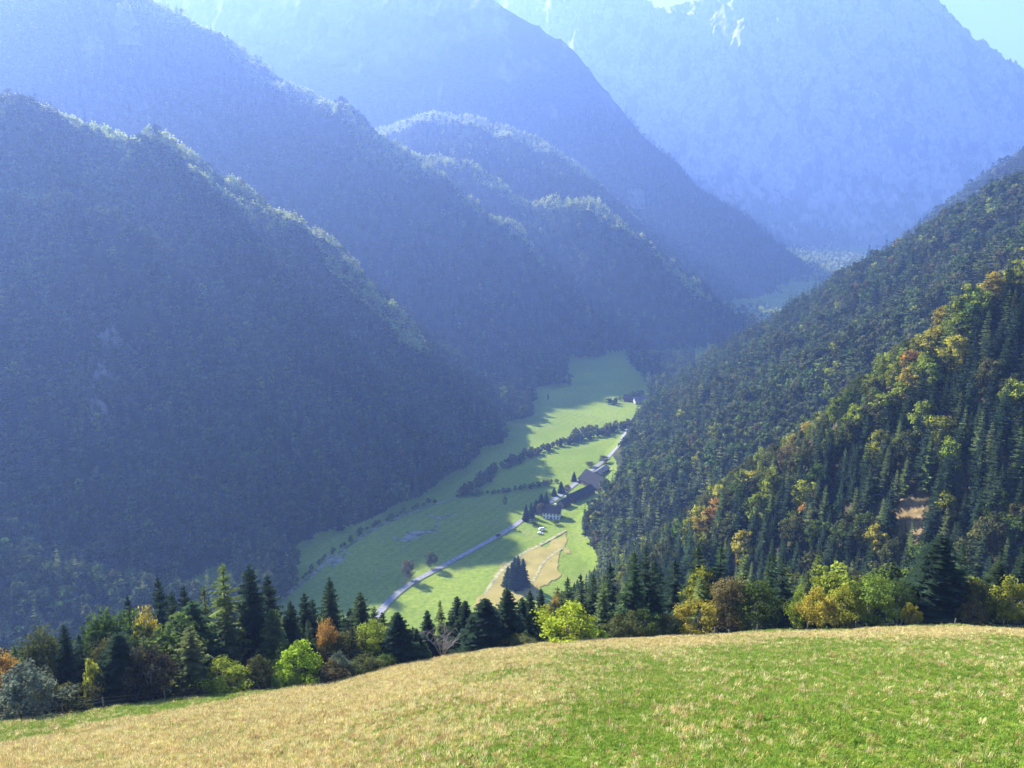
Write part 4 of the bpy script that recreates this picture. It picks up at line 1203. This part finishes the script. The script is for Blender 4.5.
hedge([(610, 405), (625, 400), (640, 395), (652, 393)], 10, 7, (6, 10), ['green', 'olive'], 'dark tree around the distant farm', 'trees around the distant farm')

def valley_tree(kind, col, u, vbase, hpx, wpx, name, label, cat, group=None):
    x, y = at_floor(u, vbase)
    k = y / 745
    sl = 1.0 / math.cos(math.atan2(249, y))
    return put_tree(kind, col, (x, y, ground(x, y) - .2), hpx * k * sl, wpx * k, name, label, cat, group)
valley_tree('broadleaf', 'brown', 408, 580, 21, 15, 'broadleaf_tree', 'lone brownish round tree on the shaded meadow above the valley road', 'tree')
valley_tree('broadleaf', 'olive', 431, 568, 18, 14, 'broadleaf_tree', 'lone yellowish olive tree above the valley road, right of the brownish one', 'tree')
valley_tree('slender', 'olive', 505, 509, 15, 5, 'broadleaf_tree', 'thin solitary tree on the meadow by the cross hedge', 'tree')
valley_tree('slender', 'green', 548, 402, 9, 2.6, 'broadleaf_tree', 'tiny solitary tree on the far shaded meadow', 'tree')
for (u, v, h, w), lab in zip([(512, 588, 26, 9), (518, 589, 34, 10), (523, 586, 28, 9), (508, 586, 20, 8), (515, 581, 24, 8)],
        ['front spruce of the dark clump on the hayfield edge', 'tallest spruce of the dark clump on the hayfield edge', 'right hand spruce of the dark clump on the hayfield edge',
         'lowest spruce at the left of the dark hayfield clump', 'rear spruce of the dark clump on the hayfield edge']):
    valley_tree('spruce', 'spruce_dark', u, v, h, w, 'spruce_tree', lab, 'spruce', 'spruce clump on the hayfield edge')
for kd, col, u, v, h, w, lab in [
    ('spruce', 'spruce_dark', 526, 521, 17, 5, 'leftmost dark spruce beside the farm, at the road bend'),
    ('spruce', 'spruce_dark', 531, 518, 16, 5, 'second dark spruce beside the farm from the road bend'),
    ('broadleaf', 'brown', 541, 516, 13, 9, 'half bare brownish tree in front of the white farmhouse'),
    ('spruce', 'spruce_dark', 536, 513, 14, 6, 'dark spruce behind the half bare farm tree'),
    ('spruce', 'spruce_dark', 541, 507, 14, 6, 'taller dark spruce in the farm garden row'),
    ('spruce', 'spruce', 546, 505, 13, 5, 'mid green spruce at the end of the farm garden row'),
    ('spruce', 'spruce_dark', 554, 496, 9, 4, 'small spruce on the cross hedge near the farm'),
    ('spruce', 'spruce_dark', 561, 493, 12, 5, 'dark spruce in the farmyard left of the barn'),
    ('broadleaf', 'brown', 567, 493, 9, 8, 'brown tree in the farmyard left of the barn'),
    ('spruce', 'spruce_dark', 574, 481, 10, 4, 'spruce at the road behind the barn'),
    ('broadleaf', 'olive', 548, 486, 6, 7, 'rounded bush on the meadow behind the farm'),
    ('broadleaf', 'olive', 590, 467, 6, 9, 'olive tree at the road beyond the barn'),
    ('broadleaf', 'olive', 604, 463, 8, 10, 'broad olive tree at the foot of the hillside beyond the barn'),
    ('broadleaf', 'green', 533, 525, 6, 8, 'low dark shrub by the road bend at the farm'),
    ('broadleaf', 'green', 556, 525, 6, 8, 'low dark shrub below the white farmhouse')]:
    valley_tree(kd, col, u, v, h, w, 'spruce_tree' if kd == 'spruce' else 'broadleaf_tree', lab, 'spruce' if kd == 'spruce' else 'tree', 'trees around the farm')

# ------------------------------------------------------------------ buildings
def box(V, F, x0, x1, y0, y1, z0, z1):
    b = len(V)
    V += [(x, y, z) for z in (z0, z1) for y in (y0, y1) for x in (x0, x1)]
    F += [tuple(b + i for i in f) for f in ((0, 2, 3, 1), (4, 5, 7, 6), (0, 1, 5, 4), (2, 6, 7, 3), (0, 4, 6, 2), (1, 3, 7, 5))]
def part(name, V, F, mat, parent):
    return link(bpy.data.objects.new(name, poly_mesh(name, V, F, mat)), parent)
def building(name, u, v, rz, L, W, hw, hr, wall, roof, label, cat, rows=1, cols=4, chimney=True, door=True, base=None):
    x, y = at_floor(u, v)
    e = empty(name, (x, y, ground(x, y) - .1), rz); tag(e, label, cat)
    l, w = L / 2, W / 2
    V = [(-l, -w, 0), (l, -w, 0), (l, w, 0), (-l, w, 0), (-l, -w, hw), (l, -w, hw), (l, w, hw), (-l, w, hw), (-l, 0, hw + hr), (l, 0, hw + hr)]
    F = [(0, 1, 5, 4), (2, 3, 7, 6), (1, 2, 6, 9, 5), (3, 0, 4, 8, 7), (0, 3, 2, 1)]
    part('wall', V, F, M[wall], e)
    V, F = [], []
    ov, th = .9, .3
    k = hr / w
    for sg in (-1, 1):
        b = len(V)
        for xx in (-l - ov, l + ov):
            V += [(xx, 0, hw + hr + .04), (xx, sg * (w + ov), hw - ov * k + .04), (xx, sg * (w + ov), hw - ov * k + .04 + th), (xx, 0, hw + hr + .04 + th)]
        F += [(b, b + 1, b + 2, b + 3), (b + 7, b + 6, b + 5, b + 4), (b, b + 4, b + 5, b + 1), (b + 1, b + 5, b + 6, b + 2), (b + 2, b + 6, b + 7, b + 3)]
    rf = part('roof', V, F, M[roof], e)
    if chimney:
        V, F = [], []; box(V, F, l * .3, l * .3 + .9, -.5, .5, hw + hr * .6, hw + hr + 1.5)
        box(V, F, l * .3 - .12, l * .3 + 1.02, -.62, .62, hw + hr + 1.503, hw + hr + 1.7)
        part('chimney', V, F, M['white_wall'], rf)
    for sg in (-1, 1):
        for r in range(rows):
            for c in range(cols):
                cx = -l + (c + .5) * L / cols; cz = 1.5 + r * 2.8
                if door and sg == -1 and r == 0 and c == cols // 2: continue
                V, F = [], []; box(V, F, cx - .6, cx + .6, sg * w - .06, sg * w + .06, cz - .75, cz + .75)
                f = part('window', V, F, M['wood'], e)
                V, F = [], []; box(V, F, cx - .48, cx + .48, sg * w - .075, sg * w + .075, cz - .62, cz + .62)
                part('pane', V, F, M['glass'], f)
    if door:
        cx = -l + (cols // 2 + .5) * L / cols
        V, F = [], []; box(V, F, cx - .7, cx + .7, -w - .07, -w + .07, 0, 2.3)
        part('door', V, F, M['wood'], e)
    return e
building('barn', 596, 486, math.atan2(-27, 15), 34, 18, 4.5, 8.0, 'wood', 'roof', 'big dark roofed barn, largest building of the valley farm', 'barn', 1, 5, False)
building('cow_shed', 580, 497, math.atan2(30, 24), 36, 10, 3.5, 4.2, 'wood', 'roof', 'long low dark roofed shed joining the big barn', 'shed', 1, 6, False)
building('farmhouse', 552, 517, R(-12), 15, 11, 6.2, 4.6, 'white_wall', 'roof', 'white walled farmhouse with a dark roof near the road bend', 'house', 2, 5)
building('small_house', 564, 506, R(50), 11, 8, 4, 3.4, 'wood', 'roof', 'small brown house between the white farmhouse and the long shed', 'house', 1, 3)
building('machine_shed', 601, 473, R(60), 24, 8, 3, 2.0, 'wood', 'roof_light', 'low grey roofed shed by the road behind the big barn', 'shed', 1, 4, False)
building('distant_house', 641, 403, R(10), 20, 11, 5, 4, 'grey_wall', 'roof_light', 'pale house with a grey roof, largest of the distant farm', 'house', 1, 4, False)
building('distant_barn', 632, 401, R(-15), 22, 12, 4, 5, 'wood', 'roof', 'dark barn left of the pale distant house', 'barn', 1, 4, False)
building('distant_shed', 651, 402, R(30), 14, 9, 3.5, 3.5, 'wood', 'roof', 'small dark shed right of the pale distant house', 'shed', 1, 3, False)

# ------------------------------------------------------------------ vehicles and cattle
def vehicle(name, u, v, rz, L, W, H, hood, mat, label, cat):
    x, y = at_floor(u, v)
    e = empty(name, (x, y, ground(x, y) + .5), rz); tag(e, label, cat)
    l, w = L / 2, W / 2
    prof = [(-l, .35), (-l, H * .55), (-l + .15 * L * (1 - hood), H * .62), (-l + .22 * L * (1 - hood) + .05, H), (l - hood * L - .3, H), (l - hood * L * .55, H * .62), (l - .05, H * .52), (l, .4)]
    n = len(prof)
    V = [(px, -w * (1 if pz < H * .7 else .86), pz) for px, pz in prof] + [(px, w * (1 if pz < H * .7 else .86), pz) for px, pz in prof]
    F = [(i, i + n, (i + 1) % n + n, (i + 1) % n) for i in range(n)] + [tuple(range(n)), tuple(range(2 * n - 1, n - 1, -1))]
    part('body', V, F, M[mat], e)
    V, F = [], []; box(V, F, -l + .25 * L, l - hood * L - .4, -w * .95, w * .95, H * .64, H * .92); part('window', V, F, M['glass'], e)
    for sx in (-.3, .3):
        for sy in (-1, 1):
            s = Soup(); c = np.array([sx * L, sy * (w - .1), .33])
            s.tube([c - [0, .11, 0], c + [0, .11, 0]], [.33, .33], 14)
            for q in (-.11, .11):
                for k in range(14):
                    a0, a1 = 6.2832 * k / 14, 6.2832 * (k + 1) / 14
                    s.tri(c + [0, q, 0], c + [.33 * math.cos(a0), q, .33 * math.sin(a0)], c + [.33 * math.cos(a1), q, .33 * math.sin(a1)])
            link(bpy.data.objects.new('wheel', s.mesh('wheel', M['rubber'])), e)
vehicle('car', 498, 536.5, math.atan2(18, 14), 4.6, 1.9, 1.7, .24, 'car_dark', 'dark car driving on the valley road where the shade ends', 'car')
vehicle('van', 542, 531, R(5), 5.4, 2.1, 2.3, .14, 'car_white', 'white van parked below the white farmhouse', 'van')
vehicle('car', 540, 534.5, R(-8), 4.4, 1.8, 1.5, .26, 'car_white', 'pale car parked in front of the white van', 'car')
def cow(u, v, rz, label):
    x, y = at_floor(u, v)
    s = Soup()
    s.tube([(-1.05, 0, 1.05), (-.95, 0, 1.1), (-.6, 0, 1.08), (0, 0, 1.02), (.5, 0, 1.05), (.8, 0, 1.1), (.9, 0, 1.1)], [.08, .3, .38, .42, .38, .28, .1], 10)
    s.tube([(.75, 0, 1.15), (1.1, 0, .95), (1.35, 0, .62)], [.24, .18, .15], 8)
    s.tube([(1.3, 0, .72), (1.42, 0, .5), (1.5, 0, .28), (1.52, 0, .24)], [.13, .15, .10, .05], 8)
    for sg in (-1, 1):
        s.tube([(1.3, sg * .1, .75), (1.22, sg * .3, .8)], [.05, .02], 5)
        s.tube([(.6, sg * .22, .9), (.62, sg * .22, .45), (.6, sg * .22, 0)], [.14, .08, .06], 6)
        s.tube([(-.8, sg * .24, .95), (-.72, sg * .24, .6), (-.9, sg * .24, .42), (-.86, sg * .24, 0)], [.2, .12, .07, .06], 6)
    s.tube([(-1.0, 0, 1.2), (-1.12, 0, .9), (-1.1, 0, .45)], [.04, .03, .05], 5)
    o = link(bpy.data.objects.new('cow', s.mesh('cow', M['cow'])))
    o.location = (x, y, ground(x, y)); o.rotation_euler = (0, 0, rz)
    tag(o, label, 'cow', 'cows grazing by the road')
cow(515.5, 531, R(20), 'dark cow grazing on the sunlit meadow, nearer the road')
cow(519.5, 532.5, R(160), 'dark cow grazing on the sunlit meadow, farther from the road')

# ------------------------------------------------------------------ rock showing through the forest
M['crag'] = two_tone('pale_crag', (.09, .088, .08), (.23, .225, .21), .12, 7, .3, .7, (.05, .06, .03), .06, .52, .62)
def outcrop(u, v, w, h, label):
    p = hit(u, v); s = Soup(); n, m = 22, 14
    nr = np.random.RandomState(rng.randrange(9999)); ox, oy = nr.uniform(0, 90, 2)
    g = np.zeros((n + 1, m + 1, 3))
    for i in range(n + 1):
        for j in range(m + 1):
            a, e = math.pi * 2 * i / n, math.pi * .5 * j / m
            k = 1 + .5 * float(fbm(np.array([a * 2 + ox]), np.array([e * 3 + oy]), 4, 3)[0]) * (1 if 0 < i < n else 1)
            g[i, j] = (math.cos(a) * math.cos(e) * w * k, math.sin(a) * math.cos(e) * w * .7 * k, math.sin(e) * h * k - h * .2)
    g[n] = g[0]
    V = g.reshape(-1, 3); ix = np.arange((n + 1) * (m + 1)).reshape(n + 1, m + 1)
    F = np.stack([ix[:-1, :-1], ix[1:, :-1], ix[1:, 1:], ix[:-1, 1:]], -1).reshape(-1, 4)
    o = link(bpy.data.objects.new('rock_outcrop', np_mesh('rock_outcrop', V, F, M['crag'])))
    o.location = p; tag(o, label, 'rock')
outcrop(102, 398, 14, 26, 'pale rock outcrop in the middle of the nearest shaded left slope, largest of three there')
outcrop(112, 352, 11, 22, 'pale rock outcrop above the largest one in the nearest shaded left slope')
outcrop(98, 420, 9, 18, 'lowest small pale rock in the nearest shaded left slope')
outcrop(214, 300, 9, 18, 'small pale rock in the nearest left slope below its sunlit crest')
outcrop(128, 40, 26, 70, 'tall pale cliff rock near the top of the second left spur')
outcrop(96, 62, 24, 55, 'smaller pale cliff rock left of the tall one on the second left spur')
outcrop(635, 205, 28, 60, 'pale rock band on the shaded flank behind the third spur')

# ------------------------------------------------------------------ the air
def haze_box():
    x0, x1, y0, y1, z0, z1 = -9200, 9200, -9200, 9200, float(GZ.min()) - 1, float(GZ.max()) + 30
    v = [(x, y, z) for z in (z0, z1) for y in (y0, y1) for x in (x0, x1)]
    f = [(0, 2, 3, 1), (4, 5, 7, 6), (0, 1, 5, 4), (2, 6, 7, 3), (0, 4, 6, 2), (1, 3, 7, 5)]
    m, n, l, out = new_mat('haze')
    p = n.new("ShaderNodeVolumePrincipled")
    p.inputs['Color'].default_value = HAZE_COLOR
    p.inputs['Density'].default_value = HAZE_DENSITY
    p.inputs['Anisotropy'].default_value = HAZE_ANISO
    l.new(p.outputs[0], out.inputs['Volume'])
    o = link(bpy.data.objects.new('haze', poly_mesh('haze', v, f, m)))
    tag(o, 'blue autumn haze filling the valley air', 'haze', None, 'stuff')
haze_box()
